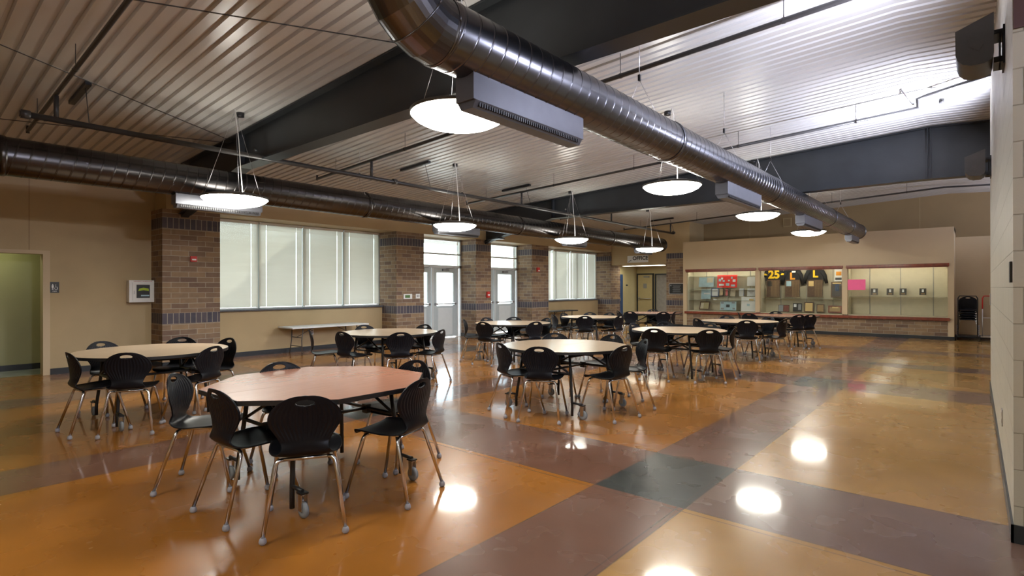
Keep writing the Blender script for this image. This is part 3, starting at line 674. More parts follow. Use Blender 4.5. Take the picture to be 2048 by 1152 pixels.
sh('framed_certificate', (1608, 604.5), (1627, 624.5), YC + .3, M['gold'], 'bright cream certificate in a dark frame, middle case floor', 'frame', frame=M['walnut'])
sh('award_plaque', (1632.5, 609), (1648, 625), YC + .3, M['bronze'], 'bronze plate plaque right of the cream certificate', 'plaque', frame=M['walnut'])
sh('award_plaque', (1656, 612), (1683, 626), YC + .3, M['bronze'], 'wide bronze plaque at the lower right corner of the middle case', 'plaque', frame=M['wood'], detail=[(0.3, 0.75, 0.65, 0.85, M['gold'], 'plate')])
o = bx((cx(1695.5, YC + .03), YC + 0.028, cz(1713, 580.5, YC)), (cx(1731, YC + .03), YC + 0.034, cz(1713, 559.5, YC))).build('pink_notice', M['pink']); tag(o, 'pink paper notice taped to the glass of the right trophy case', 'notice')
for k, (px, lab) in enumerate(((1748.5, 'leftmost'), (1780, 'second from left'), (1806, 'third from left'), (1845.5, 'rightmost'))):
    sh('small_award', (px - 7, 577.5), (px + 7, 591), YC + .36, M['signblack'], '%s small dark award on the shelf of the right trophy case' % lab, 'award', frame=M['uplight'], group='small square awards on the right case shelf', detail=[(0.35, 0.65, 0.45, 0.85, M['paper'], 'figure'), (0.25, 0.8, 0.12, 0.28, M['bronze'], 'plate')])

# high far walls
struct('wall_back_upper', bx((-7.88, YU, 0), (4.1, YU + 0.15, 4.3)), M['tan_dark'])
for i, px in enumerate((1840, 1500)):
    xx = cx(px, YU); struct('trim_%d' % (5 + i), bx((xx - 0.006, YU - 0.004, 3.0), (xx + 0.006, YU, 4.15)), M['tan'])
struct('wall_back_lower', bx((-0.44, 20.0, 0), (2.6, YU, 2.86)), M['tan_light'])
struct('baseboard_back', bx((-0.44, 19.988, 0), (2.6, 20.0, 0.10)), M['base'])
o = thing('wall_speaker', 'square tan speaker grille high on the dark far wall', 'speaker', (cx(1575.5, YU), YU, 3.6))
x0, x1 = cx(1567, YU), cx(1584, YU)
bx((x0, YU - 0.05, 3.54), (x1, YU, 3.84)).build('housing', M['tan'], o, bevel=0.01); bx((x0 + 0.03, YU - 0.055, 3.57), (x1 - 0.03, YU - 0.05, 3.81)).build('grille', M['tan_dark'], o)

# right block wall
struct('wall_right', bx((XR, 4.12, 0), (2.6, 10.17, 4.3)), M['cmu'], wall_uv=True)
struct('wall_right_far', bx((2.6, 4.12, 0), (2.8, YU, 4.3)), M['tan_light'])
struct('baseboard_right', bx((XR - 0.012, 4.108, 0), (XR, 10.182, 0.10)).box((XR - 0.012, 4.108, 0), (2.6, 4.12, 0.10)), M['base'])
struct('trim_7', bx((XR + 0.003, 4.105, 2.86), (2.6, 4.12, 4.25)), M['purple'])
struct('wall_right_near', bx((4.0, -4.6, 0), (4.2, 4.2, 4.3)).box((2.6, 4.12, 0), (4.2, 4.3, 4.3)), M['tan_light'])
struct('wall_back', bx((-12.0, -4.8, 0), (4.2, -4.6, 4.4)), M['tan'])

# ------------------------------------------------------------------ beams
def beam(yb, label):
    t = thing('steel_beam', label, 'beam', (-5.0, yb, 3.3), group='charcoal tapered roof beams')
    xs = [XP + 0.02, -8.6, -0.6, 2.6]
    bot = lambda x: 3.30 if x > -8.6 else 3.30 - (-8.6 - x) * 0.20
    P = [(xs[0], bot(xs[0])), (xs[1], 3.30), (xs[2], 3.30), (xs[3], 3.2), (xs[3], roofz(xs[3]) - 0.01), (xs[2], roofz(xs[2]) - 0.01), (xs[0], roofz(xs[0]) - 0.01)]
    MB().prism(P, yb - 0.006, yb + 0.006, 'y').build('web', M['beam'], t)
    def fl(pts, name, up):
        m = MB()
        for (x0, z0), (x1, z1) in zip(pts[:-1], pts[1:]):
            th = 0.014 * up
            m.add([(x0, yb - 0.11, z0), (x1, yb - 0.11, z1), (x1, yb + 0.11, z1), (x0, yb + 0.11, z0), (x0, yb - 0.11, z0 + th), (x1, yb - 0.11, z1 + th), (x1, yb + 0.11, z1 + th), (x0, yb + 0.11, z0 + th)], [(0, 1, 2, 3), (7, 6, 5, 4), (0, 4, 5, 1), (1, 5, 6, 2), (2, 6, 7, 3), (3, 7, 4, 0)])
        m.build(name, M['beam'], t)
    fl([(x, bot(x) if x < 1 else 3.2) for x in xs], 'bottom_flange', -1)
    fl([(x, roofz(x) - 0.012) for x in (xs[0], -0.6, xs[3])], 'top_flange', -1)
    for xx in (-0.62, -8.6):
        m = MB(); m.box((xx - 0.012, yb - 0.10, 3.30), (xx - 0.002, yb + 0.10, roofz(xx) - 0.03)).box((xx + 0.03, yb - 0.10, 3.30), (xx + 0.04, yb + 0.10, roofz(xx) - 0.03)); m.build('stiffener', M['beam'], t)
    m = MB(); m.box((-10.95, yb - 0.13, 2.86), (-10.45, yb + 0.13, 2.885)).prism([(-11.08, 2.74), (-10.75, 2.86), (-11.08, 2.86)], yb - 0.06, yb + 0.06, 'y').build('haunch_bracket', M['beam'], t)
    m = MB(); 
    for dx in (0.0,): m.lathe([(0.02, -0.02), (0.02, 0.02)], (-8.2, yb, 3.5), 8, 'y').lathe([(0.001, -0.021), (0.02, -0.021)], (-8.2, yb, 3.5), 8, 'y')
    m.build('bolt', M['zinc'], t)
beam(3.70, 'nearer charcoal steel roof beam crossing above the front tables')
beam(11.80, 'farther charcoal steel roof beam crossing the middle of the hall')

# ------------------------------------------------------------------ ducts
def spiral(x, z, r, y0, y1, pitch=0.13, n=40):
    m = MB(); K = int((y1 - y0) / pitch); prof = [(0.0, 0.0), (0.42, 0.0), (0.45, 0.0), (0.462, 0.0022), (0.50, 0.0026), (0.538, 0.0022), (0.55, 0.0), (0.58, 0.0)]
    rows = []
    for k in range(K + 1):
        for (f, h) in prof:
            for j in range(1): rows.append((k + f, h))
    vs = []
    for (kk, h) in rows:
        for i in range(n):
            a = 2 * PI * i / n; yy = y0 + (kk + 0.0) * pitch + 0.055 * math.sin(a)
            yy = min(max(yy, y0), y1); vs.append((x + (r + h) * math.cos(a), yy, z + (r + h) * math.sin(a)))
    o = len(m.v); m.v += [Vector(v) for v in vs]
    for q in range(len(rows) - 1):
        for i in range(n):
            m.f.append([q * n + i, q * n + (i + 1) % n, (q + 1) * n + (i + 1) % n, (q + 1) * n + i]); m.mi.append(0); m.sm.append(True)
    m.f.append([i for i in range(n)]); m.mi.append(0); m.sm.append(False)
    m.f.append([(len(rows) - 1) * n + i for i in range(n)]); m.mi.append(0); m.sm.append(False)
    return m
def duct(x, z, r, y0, y1, label, boxes, boxw, joints, hang, elbow=False):
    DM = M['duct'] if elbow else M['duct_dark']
    t = thing('spiral_duct', label, 'duct', (x, (y0 + y1) / 2, z))
    spiral(x, z, r, y0, y1).build('duct_pipe', DM, t)
    for yy in joints: MB().lathe([(r, -0.03), (r + 0.009, -0.03), (r + 0.011, 0), (r + 0.009, 0.03), (r, 0.03)], (x, yy, z), 40, 'y').build('collar', DM, t)
    MB().lathe([(0.001, 0.012), (r, 0.012), (r + 0.012, 0.0), (r + 0.012, -0.03), (r, -0.03)], (x, y1, z), 40, 'y').build('end_cap', DM, t)
    for (a, b_, h) in boxes:
        zt = z - r + 0.07; zb = z - r - h
        q = MB().box((x - boxw, a, zb + 0.05), (x + boxw, b_, zt)).build('diffuser_box', M['ductbox'], t, bevel=0.004)
        g = MB().prism([(x - boxw + 0.03, zb), (x + boxw - 0.03, zb), (x + boxw, zb + 0.05), (x - boxw, zb + 0.05)], a + 0.02, b_ - 0.02, 'y').build('grille', M['ductbox'], t)
        s = MB(); yy = a + 0.06
        while yy < b_ - 0.06:
            s.box((x + boxw - 0.02, yy, zb + 0.012), (x + boxw - 0.002, yy + 0.012, zb + 0.04)); yy += 0.024
        o = s.build('slot', M['black'], t)
    if elbow:
        m = MB(); Rb = 0.34; pts = []
        for k in range(7):
            a = (PI / 2) * k / 6; pts.append((x, y0 + 0.02 - Rb * math.sin(a), z + Rb * (1 - math.cos(a))))
        pts.append((x, y0 + 0.02 - Rb, roofz(x) - 0.002))
        n = 40; base = []
        for i, p in enumerate(pts):
            a = (PI / 2) * min(i, 6) / 6; ny = Vector((0, -math.cos(a), math.sin(a))); up = Vector((0, math.sin(a), math.cos(a)))
            base.append([Vector(p) + Vector((1, 0, 0)) * r * math.cos(2 * PI * j / n) + up * r * math.sin(2 * PI * j / n) for j in range(n)])
        for q in base: m.v += q
        for i in range(len(base) - 1):
            for j in range(n):
                m.f.append([i * n + j, i * n + (j + 1) % n, (i + 1) * n + (j + 1) % n, (i + 1) * n + j]); m.mi.append(0); m.sm.append(i == 6)
        m.build('elbow', M['duct'], t)
        sm_ = MB()
        for i in (0, 2, 4, 6): sm_.tube([base[i][j] for j in range(n)] + [base[i][0]], 0.006, 6)
        sm_.build('gore_seam', M['duct'], t)
    return t
DX, DZ, DR = -2.6, 3.05, 0.214
duct(DX, DZ, DR, 2.30, 18.45, 'large spiral metal duct running the length of the hall overhead', [(2.56, 3.88, 0.21), (7.40, 8.90, 0.20), (11.7, 13.3, 0.20), (17.0, 18.2, 0.16)], 0.085, [5.7, 9.6, 14.2, 16.6], [], True)
EX, EZ, ER = -8.2, 2.90, 0.215
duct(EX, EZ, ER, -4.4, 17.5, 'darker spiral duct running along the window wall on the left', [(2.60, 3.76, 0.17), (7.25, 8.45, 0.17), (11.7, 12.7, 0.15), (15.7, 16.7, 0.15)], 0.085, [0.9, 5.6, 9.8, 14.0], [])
def hanger(x, y, z, r, lab):
    t = thing('duct_hanger', lab, 'hanger', (x, y, z + r), group='thin wire hangers holding the ducts')
    zc = min(z + r + 0.30, roofz(x) - 0.12)
    MB().tube([(x, y, zc), (x, y, roofz(x))], 0.004, 6).build('rod', M['zinc'], t)
    MB().box((x - 0.012, y - 0.012, zc - 0.03), (x + 0.012, y + 0.012, zc + 0.03)).build('coupler', M['black'], t)
    m = MB()
    for s in (-1, 1): m.tube([(x, y, zc - 0.02), (x + s * r * 0.8, y, z + r * 0.6 + .012)], 0.0025, 5)
    m.build('wire', M['zinc'], t)
for yy, lb in ((5.05, 'nearest'), (7.5, 'second nearest'), (9.7, 'third nearest'), (13.4, 'fourth nearest'), (15.9, 'farthest')):
    hanger(DX, yy, DZ, DR, '%s wire hanger above the large overhead duct' % lb)
for yy, lb in ((5.5, 'nearer'), (8.0, 'farther')):
    hanger(EX, yy, EZ, ER, '%s wire hanger above the dark left duct' % lb)

# ------------------------------------------------------------------ sprinkler pipes
t = thing('sprinkler_main', 'long black sprinkler main pipe running above the left pendants', 'pipe', (-7.8, 8.0, 3.3))
MB().tube([(-7.8, 1.0, 3.31), (-7.8, 17.6, 3.28)], 0.034, 12).build('pipe', M['pipe'], t)
for yy in (1.31, 5.47, 9.48, 13.46, 17.36): MB().tube([(-7.8, yy, 3.30), (-7.8, yy, 3.58)], 0.024, 10).build('riser', M['pipe'], t)
for yy in (1.05, 5.95, 11.4, 17.6): MB().tube([(-7.8, yy - 0.04, 3.31), (-7.8, yy + 0.04, 3.31)], 0.048, 12).build('coupling', M['pipe'], t)
zb_ = lambda x: 3.60 + 0.047 * (x + 7.8)
for yy, xe, lb, r_ in ((1.31, 2.4, 'nearest black sprinkler branch pipe at the upper left of the ceiling', 0.022), (5.47, 0.14, 'black sprinkler branch pipe just beyond the nearer roof beam', 0.026), (9.48, -0.35, 'black sprinkler branch pipe before the farther roof beam, with a bent end', 0.024), (13.46, 2.4, 'black sprinkler branch pipe just behind the farther roof beam', 0.022), (17.36, 2.4, 'farthest black sprinkler branch pipe near the trophy case wall', 0.022)):
    t = thing('sprinkler_branch', lb, 'pipe', (-4, yy, 3.7), group='black sprinkler branch pipes under the ceiling')
    x1 = min(xe, -0.6)
    pts = [(-9.55, yy, zb_(-9.55)), (x1, yy, zb_(x1))]
    if xe > 0.0: pts.append((xe, yy, zb_(-0.6) - 0.05 * (xe + 0.6)))
    MB().tube(pts, r_, 10).build('pipe', M['pipe'], t)
    MB().tube([(-9.55, yy, zb_(-9.55) - 0.03), (-9.55, yy, zb_(-9.55) + 0.07)], 0.02, 8).build('sprinkler_head', M['pipe'], t)
    for xx in (-8.9, -6.9, -5.0, -3.05, -1.35):
        MB().tube([(xx, yy, zb_(xx)), (xx, yy, roofz(xx))], 0.004, 6).lathe([(0.03, -0.012), (0.03, 0.012)], (xx, yy, zb_(xx)), 10, 'x').build('hanger_rod', M['pipe'], t)
    if xe < 0:
        MB().tube([(xe, yy, zb_(xe)), (xe, yy, zb_(xe) + 0.06)], 0.03, 8).build('elbow', M['pipe'], t)
        MB().tube([(-0.6, yy, zb_(-0.6)), (-0.62, yy, zb_(-0.6) + 0.13), (-0.5, yy, zb_(-0.6) + 0.16), (0.14, yy - 0.5, zb_(-0.6) + 0.13)], 0.022, 8).build('offset_pipe', M['pipe'], t)
        MB().tube([(-0.66, yy, zb_(-0.6) + 0.06), (-0.78, yy - 0.25, roofz(-0.78) - 0.01)], 0.012, 8).build('brace', M['zinc'], t)
t = thing('conduit_pipe', 'brown pipe running beside the sprinkler branch behind the nearer beam', 'pipe', (0, 4.9, 3.9))
MB().tube([(-3.3, 5.05, roofz(-3.3) - 0.10), (-0.6, 5.05, roofz(-0.6) - 0.10), (0.15, 5.05, roofz(0.15) - 0.10)], 0.02, 8).build('pipe', M['tan_dark'], t)
for yy, lb in ((1.61, 'nearest'), (6.8, 'second nearest'), (9.85, 'third nearest'), (17.7, 'farthest')):
    t = thing('strut_channel', '%s short black strut channel under the left ceiling' % lb, 'bracket', (-8.3, yy, 3.7), group='short black strut channels below the ceiling deck')
    z0 = roofz(-8.7) - 0.055; z1 = roofz(-7.85) - 0.055
    m = MB(); m.add([(-8.7, yy - 0.03, z0), (-7.85, yy - 0.03, z1), (-7.85, yy + 0.03, z1), (-8.7, yy + 0.03, z0), (-8.7, yy - 0.03, z0 + 0.045), (-7.85, yy - 0.03, z1 + 0.045), (-7.85, yy + 0.03, z1 + 0.045), (-8.7, yy + 0.03, z0 + 0.045)], [(0, 1, 2, 3), (7, 6, 5, 4), (0, 4, 5, 1), (1, 5, 6, 2), (2, 6, 7, 3), (3, 7, 4, 0)]); m.build('channel', M['black_steel'], t)
    MB().tube([(-7.98, yy, z1), (-7.82, yy, 3.33)], 0.005, 6).build('rod', M['pipe'], t)
for i, (p0, p1, lb) in enumerate((((-5.9, -1.6, 4.22 - .28 - .06), (-8.9, 3.68, 3.74), 'thin bracing rod crossing the upper left ceiling to the first pendant'), ((-10.2, 0.0, 3.66), (-8.95, 3.68, 3.73), 'thin bracing rod low across the left ceiling above the duct'), ((-6.4, -0.6, 3.84), (-4.4, 3.68, 3.94), 'thin bracing rod reaching the elbow of the large duct'))):
    o = MB().tube([p0, p1], 0.006, 6).build('bracing_rod', M['pipe'], loc=p0); tag(o, lb, 'rod')

# ------------------------------------------------------------------ pendants
def pendant(x, y, z, D, label, puck=True):
    t = thing('pendant_light', label, 'pendant light', (x, y, z), group='round glowing pendant lights', world=False)
    r = D / 2
    MB().lathe([(0.001, -0.115), (r * 0.3, -0.110), (r * 0.55, -0.094), (r * 0.75, -0.070), (r * 0.9, -0.038), (r - 0.006, -0.004)], (0, 0, 0), 48).build('lens', M['lens'], t)
    MB().lathe([(r - 0.006, -0.003), (r + 0.004, -0.003), (r + 0.004, 0.022), (r * 0.72, 0.055), (r * 0.5, 0.06)], (0, 0, 0), 48).build('rim', M['uplight'], t)
    MB().lathe([(0.001, 0.05), (r * 0.5, 0.05)], (0, 0, 0), 32).build('top_lens', M['lensup'], t)
    h = roofz(x) - z
    for k in range(3):
        a = 2 * PI * k / 3 + 0.5
        MB().tube([(r * 0.93 * math.cos(a), r * 0.93 * math.sin(a), 0.02), (0, 0, h - 0.02)], 0.0022, 5).build('cable', M['zinc'], t)
    MB().tube([(0.05, 0.08, 0.05), (0.06, 0.05, h * 0.3), (0.02, 0.04, h * 0.65), (0.03, 0.0, h * 0.9), (0, 0, h - 0.01)], 0.006, 8).build('power_cord', M['white'], t)
    MB().lathe([(0.001, -0.03), (0.05, -0.03), (0.05, 0.03), (0.001, 0.03)], (-0.12, 0.12, h - 0.03), 20).build('ceiling_box', M['black'], t)
    return t
rows = [(-7.62, 2.64, [(3.16, 'pendant light nearest the camera in the left row, hanging before the dark duct'), (7.24, 'second nearest pendant light of the left row'), (11.21, 'third pendant light of the left row, before the farther beam'), (15.44, 'farthest pendant light of the left row, near the office sign')], 0.83),
        (-3.37, 2.91, [(3.25, 'largest pendant light, partly hidden by the nearest duct box'), (7.55, 'second nearest pendant light under the large duct'), (11.65, 'third pendant light of the row under the large duct'), (16.07, 'farthest pendant light under the large duct, above the trophy cases')], 0.83)]
for x, z, L, D in rows:
    for y, l in L: pendant(x, y, z, D, l)
pendant(-3.37, -0.9, 2.91, 0.83, 'unseen pendant light added behind the camera to continue the duct row')  # out of view, added for illumination at the row's spacing
pendant(1.2, -0.9, 2.91, 0.83, 'unseen pendant light added for illumination to the right behind the camera')  # extra lamp outside both rows, added only for its light

# ------------------------------------------------------------------ uplights
def uplight(xw, y, z, label, energy=70):
    t = thing('wall_uplight', label, 'uplight', (xw, y, z), group='grey metal wall uplights', world=False)
    W2 = 0.18
    prof = [(-0.268, 0.11), (-0.266, -0.06), (-0.255, -0.10), (-0.225, -0.135), (-0.18, -0.152), (-0.11, -0.152), (-0.07, -0.13), (-0.06, -0.09), (-0.06, 0.19)]
    m = MB(); n = len(prof); ins = [(-0.262, 0.11), (-0.260, -0.06), (-0.25, -0.095), (-0.222, -0.128), (-0.18, -0.146), (-0.11, -0.146), (-0.075, -0.125), (-0.066, -0.09), (-0.066, 0.19)]
    for P_ in (prof, ins):
        m.add([(x_, -W2, z_) for x_, z_ in P_] + [(x_, W2, z_) for x_, z_ in P_], [(i, i + 1, n + i + 1, n + i) for i in range(n - 1)], smooth=True)
    for yy in (-W2, W2 - 0.008): m.prism(prof, yy, yy + 0.008, 'y')
    for yy in (-W2 - 0.004,): m.prism([(-0.20, 0.06), (-0.19, -0.02), (-0.14, -0.06), (-0.11, -0.01), (-0.13, 0.07)], yy, yy + 0.005, 'y')
    m.build('housing', M['uplight'], t)
    MB().box((-0.06, -0.10, -0.14), (0.0, 0.10, -0.10)).box((-0.06, -0.10, 0.06), (0.0, 0.10, 0.09)).box((-0.03, -0.10, -0.14), (-0.022, 0.10, 0.09)).box((-0.012, -0.12, -0.16), (0, 0.12, 0.11)).build('bracket', M['black_steel'], t)
    MB().tube([(-0.17, -0.10, 0.0), (-0.17, 0.10, 0.0)], 0.022, 10).build('lamp', M['uplamp'], t)
    ld = bpy.data.lights.new('uplight_beam', 'SPOT'); ld.energy = energy; ld.color = (0.76, 0.80, 1.0); ld.spot_size = R(155); ld.spot_blend = 1.0; ld.shadow_soft_size = 0.07
    lo = bpy.data.objects.new('lamp_beam', ld); COL.objects.link(lo); lo.parent = t; lo.location = (-0.17, 0, 0.18)
    d_ = Vector((-1.55, 0.05, 1.0)).normalized(); lo.rotation_euler = d_.to_track_quat('-Z', 'Y').to_euler()
    return t
uplight(XR, 5.2, 3.14, 'larger grey uplight mounted high on the right block wall', 330)
uplight(XR, 9.5, 3.03, 'smaller-looking farther grey uplight on the right block wall', 560)
uplight(2.6, 14.5, 3.0, 'uplight hidden around the corner of the block wall', 300)
uplight(2.6, 18.3, 3.0, 'uplight hidden at the far end behind the block wall', 160)
uplight(4.0, 1.5, 3.0, 'uplight on the side wall to the right of the camera', 420)

# ------------------------------------------------------------------ wall items
def wallbox(name, label, cat, lo, hi, m, parts=(), bevel=0.003):
    t = thing(name, label, cat, (lo[0], (lo[1] + hi[1]) / 2, (lo[2] + hi[2]) / 2))
    bx(lo, hi).build('plate', m, t, bevel=bevel)
    for nm, l2, h2, mm in parts: bx(l2, h2).build(nm, mm, t)
    return t
XFp = XP
# defibrillator cabinet
t = thing('defibrillator_cabinet', 'white wall cabinet holding a black and yellow defibrillator', 'cabinet', (XT, 3.1, 1.17))
bx((XT, 2.95, 1.18), (XT + 0.16, 3.37, 1.58)).build('body', M['white'], t, bevel=0.006)
m = MB(); m.box((XT + 0.16, 3.0, 1.215), (XT + 0.172, 3.33, 1.26)).box((XT + 0.16, 3.0, 1.50), (XT + 0.172, 3.33, 1.54)).box((XT + 0.16, 3.0, 1.26), (XT + 0.172, 3.06, 1.50)).box((XT + 0.16, 3.27, 1.26), (XT + 0.172, 3.33, 1.50)); d_ = m.build('door', M['white'], t, bevel=0.002)
bx((XT + 0.172, 3.02, 1.33), (XT + 0.182, 3.035, 1.39)).build('latch', M['zinc'], t)
bx((XT + 0.161, 3.06, 1.26), (XT + 0.166, 3.27, 1.50)).build('window_panel', M['signblack'], t)
MB().prism([(3.085, 1.385), (3.105, 1.43), (3.17, 1.445), (3.25, 1.43), (3.255, 1.385), (3.17, 1.40)], XT + 0.166, XT + 0.169, 'x').build('yellow_label', mat('lime_label', (0.45, 0.60, 0.03), 0.5), t)
bx((XT + 0.166, 3.13, 1.29), (XT + 0.168, 3.26, 1.315)).build('pale_label', M['blue'], t)
text_mesh('red_lettering', 'EMERGENCY DEFIBRILLATOR', 0.022, M['red'], t, facing('+x', (XT + 0.1615, 3.165, 1.56)))
# restroom sign
t = thing('restroom_sign', 'small black restroom sign with white figures beside the left opening', 'sign', (XT, 1.94, 1.45))
bx((XT, 1.88, 1.36), (XT + 0.008, 2.0, 1.54)).build('plate', M['signblack'], t)
m = MB(); xx = XT + 0.008
m.prism([(1.895 + 0.02 + 0.008 * math.cos(2 * PI * k / 12), 1.498 + 0.010 * math.sin(2 * PI * k / 12)) for k in range(12)], xx, xx + 0.001, 'x')
m.box((xx, 1.902, 1.445), (xx + 0.001, 1.928, 1.487)).box((xx, 1.907, 1.41), (xx + 0.001, 1.913, 1.445)).box((xx, 1.917, 1.41), (xx + 0.001, 1.923, 1.445))
m.build('man_symbol', M['white'], t)
m = MB()
for k in range(14):
    a0 = R(150 + 18 * k); a1 = R(150 + 18 * (k + 1)); cy, cz_ = 1.96, 1.435
    m.prism([(cy + 0.017 * math.cos(a0), cz_ + 0.022 * math.sin(a0)), (cy + 0.017 * math.cos(a1), cz_ + 0.022 * math.sin(a1)), (cy + 0.022 * math.cos(a1), cz_ + 0.028 * math.sin(a1)), (cy + 0.022 * math.cos(a0), cz_ + 0.028 * math.sin(a0))], xx, xx + 0.001, 'x')
m.box((xx, 1.952, 1.45), (xx + 0.001, 1.957, 1.485)).box((xx, 1.957, 1.455), (xx + 0.001, 1.975, 1.46)).box((xx, 1.951, 1.49), (xx + 0.001, 1.959, 1.50)).box((xx, 1.972, 1.42), (xx + 0.001, 1.977, 1.46)); m.build('wheelchair_symbol', M['white'], t)
text_mesh('lettering', 'MEN', 0.026, M['white'], t, facing('+x', (xx + 0.001, 1.94, 1.385)))
# alarms
wallbox('fire_strobe', 'red fire alarm strobe on the first brick pier', 'fire alarm', (XFp, 3.79, 1.93), (XFp + 0.04, 3.90, 2.03), M['red'], [('lens', (XFp + 0.04, 3.81, 1.955), (XFp + 0.055, 3.88, 1.98), M['white'])])
wallbox('fire_strobe', 'small red fire alarm strobe on the fourth brick pier', 'fire alarm', (XFp, 14.26, 1.98), (XFp + 0.04, 14.40, 2.12), M['red'], [('lens', (XFp + 0.04, 14.3, 2.0), (XFp + 0.05, 14.38, 2.03), M['white'])])
wallbox('fire_pull_station', 'red fire pull station on the third brick pier between the doors', 'fire alarm', (XFp, 11.82, 1.15), (XFp + 0.05, 11.93, 1.33), M['red'], [('handle', (XFp + 0.05, 11.835, 1.21), (XFp + 0.06, 11.915, 1.25), M['white'])])
wallbox('thermostat', 'white thermostat with a green display on the second brick pier', 'thermostat', (XFp, 8.73, 1.155), (XFp + 0.03, 9.0, 1.285), M['white'], [('display', (XFp + 0.03, 8.77, 1.185), (XFp + 0.032, 8.93, 1.255), mat('green_display', (0.10, 0.20, 0.06), 0.3))])
wallbox('light_switch', 'white double light switch plate next to the thermostat', 'switch', (XFp, 9.14, 1.165), (XFp + 0.008, 9.28, 1.285), M['white'], [('toggle', (XFp + 0.008, 9.175, 1.20), (XFp + 0.018, 9.195, 1.25), M['grey']), ('toggle', (XFp + 0.008, 9.225, 1.20), (XFp + 0.018, 9.245, 1.25), M['grey'])])
wallbox('wall_outlet', 'white power outlet on the wall below the big window', 'outlet', (-11.7, 6.52, 0.36), (-11.69, 6.60, 0.49), M['white'], [('socket', (-11.69, 6.54, 0.375), (-11.687, 6.58, 0.415), M['grey']), ('socket', (-11.69, 6.54, 0.435), (-11.687, 6.58, 0.475), M['grey'])])
wallbox('wall_outlet', 'steel power outlet low on the right block wall', 'outlet', (XR - 0.008, 5.69, 0.34), (XR, 5.78, 0.47), M['zinc'], [('socket', (XR - 0.011, 5.715, 0.36), (XR - 0.008, 5.755, 0.395), M['white']), ('socket', (XR - 0.011, 5.715, 0.415), (XR - 0.008, 5.755, 0.45), M['white'])])
wallbox('door_sensor', 'small dark plate near the corner of the right block wall', 'switch', (XR - 0.012, 4.20, 1.45), (XR, 4.30, 1.57), M['black'])
wallbox('light_switch', 'steel switch plate at the far edge of the right block wall', 'switch', (XR - 0.01, 9.95, 1.18), (XR, 10.07, 1.34), M['zinc'])

# ------------------------------------------------------------------ chairs
def shell_mesh():
    prof = [(0.205, 0.425, 0.150), (0.200, 0.438, 0.172), (0.180, 0.447, 0.190), (0.120, 0.449, 0.208), (0.04, 0.444, 0.212), (-0.04, 0.438, 0.205), (-0.11, 0.436, 0.185), (-0.160, 0.443, 0.158), (-0.190, 0.465, 0.140), (-0.200, 0.500, 0.130), (-0.198, 0.545, 0.142), (-0.196, 0.590, 0.172), (-0.200, 0.635, 0.198), (-0.207, 0.680, 0.203), (-0.216, 0.722, 0.185), (-0.225, 0.756, 0.156), (-0.232, 0.781, 0.120), (-0.236, 0.796, 0.086), (-0.239, 0.804, 0.058), (-0.240, 0.8075, 0.036)]
    # resample with Catmull-Rom
    P = []; n = len(prof); sub = 7
    for i in range(n - 1):
        p0, p1, p2, p3 = prof[max(i - 1, 0)], prof[i], prof[i + 1], prof[min(i + 2, n - 1)]
        for k in range(sub):
            t = k / sub
            P.append([0.5 * (2 * p1[j] + (p2[j] - p0[j]) * t + (2 * p0[j] - 5 * p1[j] + 4 * p2[j] - p3[j]) * t * t + (-p0[j] + 3 * p1[j] - 3 * p2[j] + p3[j]) * t ** 3) for j in range(3)])
    P.append(list(prof[-1])); NV = 40
    bm = bmesh.new(); grid = []; uvl = bm.loops.layers.uv.new('UVMap'); uvd = {}
    for i, (x, z, w) in enumerate(P):
        row = []
        back = min(1, max(0, (z - 0.47) / 0.06)) if i > len(P) * 0.4 else 0
        for k in range(NV + 1):
            s = -1 + 2 * k / NV
            xx = x + back * 0.035 * (s * s) * (w / 0.2) ** 1.0
            zz = z + (1 - back) * 0.012 * (s ** 4) * (0.3 if i < 12 else 1)
            v = bm.verts.new((xx, s * w, zz)); uvd[v] = (k / NV, i / (len(P) - 1)); row.append(v)
        grid.append(row)
    bm.verts.ensure_lookup_table()
    HC, HA, HB = (0.764,), 0.053, 0.0195
    for i in range(len(P) - 1):
        for k in range(NV):
            q = [grid[i][k], grid[i][k + 1], grid[i + 1][k + 1], grid[i + 1][k]]
            cy = sum(v.co.y for v in q) / 4; cz_ = sum(v.co.z for v in q) / 4; cxx = sum(v.co.x for v in q) / 4
            if cxx < -0.15 and (cy / HA) ** 2 + ((cz_ - HC[0]) / HB) ** 2 < 1: continue
            bm.faces.new(q)
    for f in bm.faces:
        for l in f.loops: l[uvl].uv = uvd[l.vert]
    # snap the rim of the handle hole onto an ellipse
    for e in bm.edges:
        if len(e.link_faces) == 1:
            for v in e.verts:
                if abs(v.co.y) < 0.075 and 0.735 < v.co.z < 0.79 and v.co.x < -0.15 and abs(v.co.y) < 0.9 * 0.11:
                    yy, zz = v.co.y / HA, (v.co.z - HC[0]) / HB; L = math.hypot(yy, zz)
                    if 0.3 < L < 2.2: v.co.y = yy / L * HA; v.co.z = HC[0] + zz / L * HB
    for v in list(bm.verts):
        if not v.link_faces: bm.verts.remove(v)
    bmesh.ops.recalc_face_normals(bm, faces=bm.faces)
    geom = bm.faces[:]
    bmesh.ops.solidify(bm, geom=geom, thickness=0.0085)
    for f in bm.faces: f.smooth = True
    me = bpy.data.meshes.new('shell'); bm.to_mesh(me); bm.free(); me.materials.append(M['shell'])
    return me
SHELL = shell_mesh()
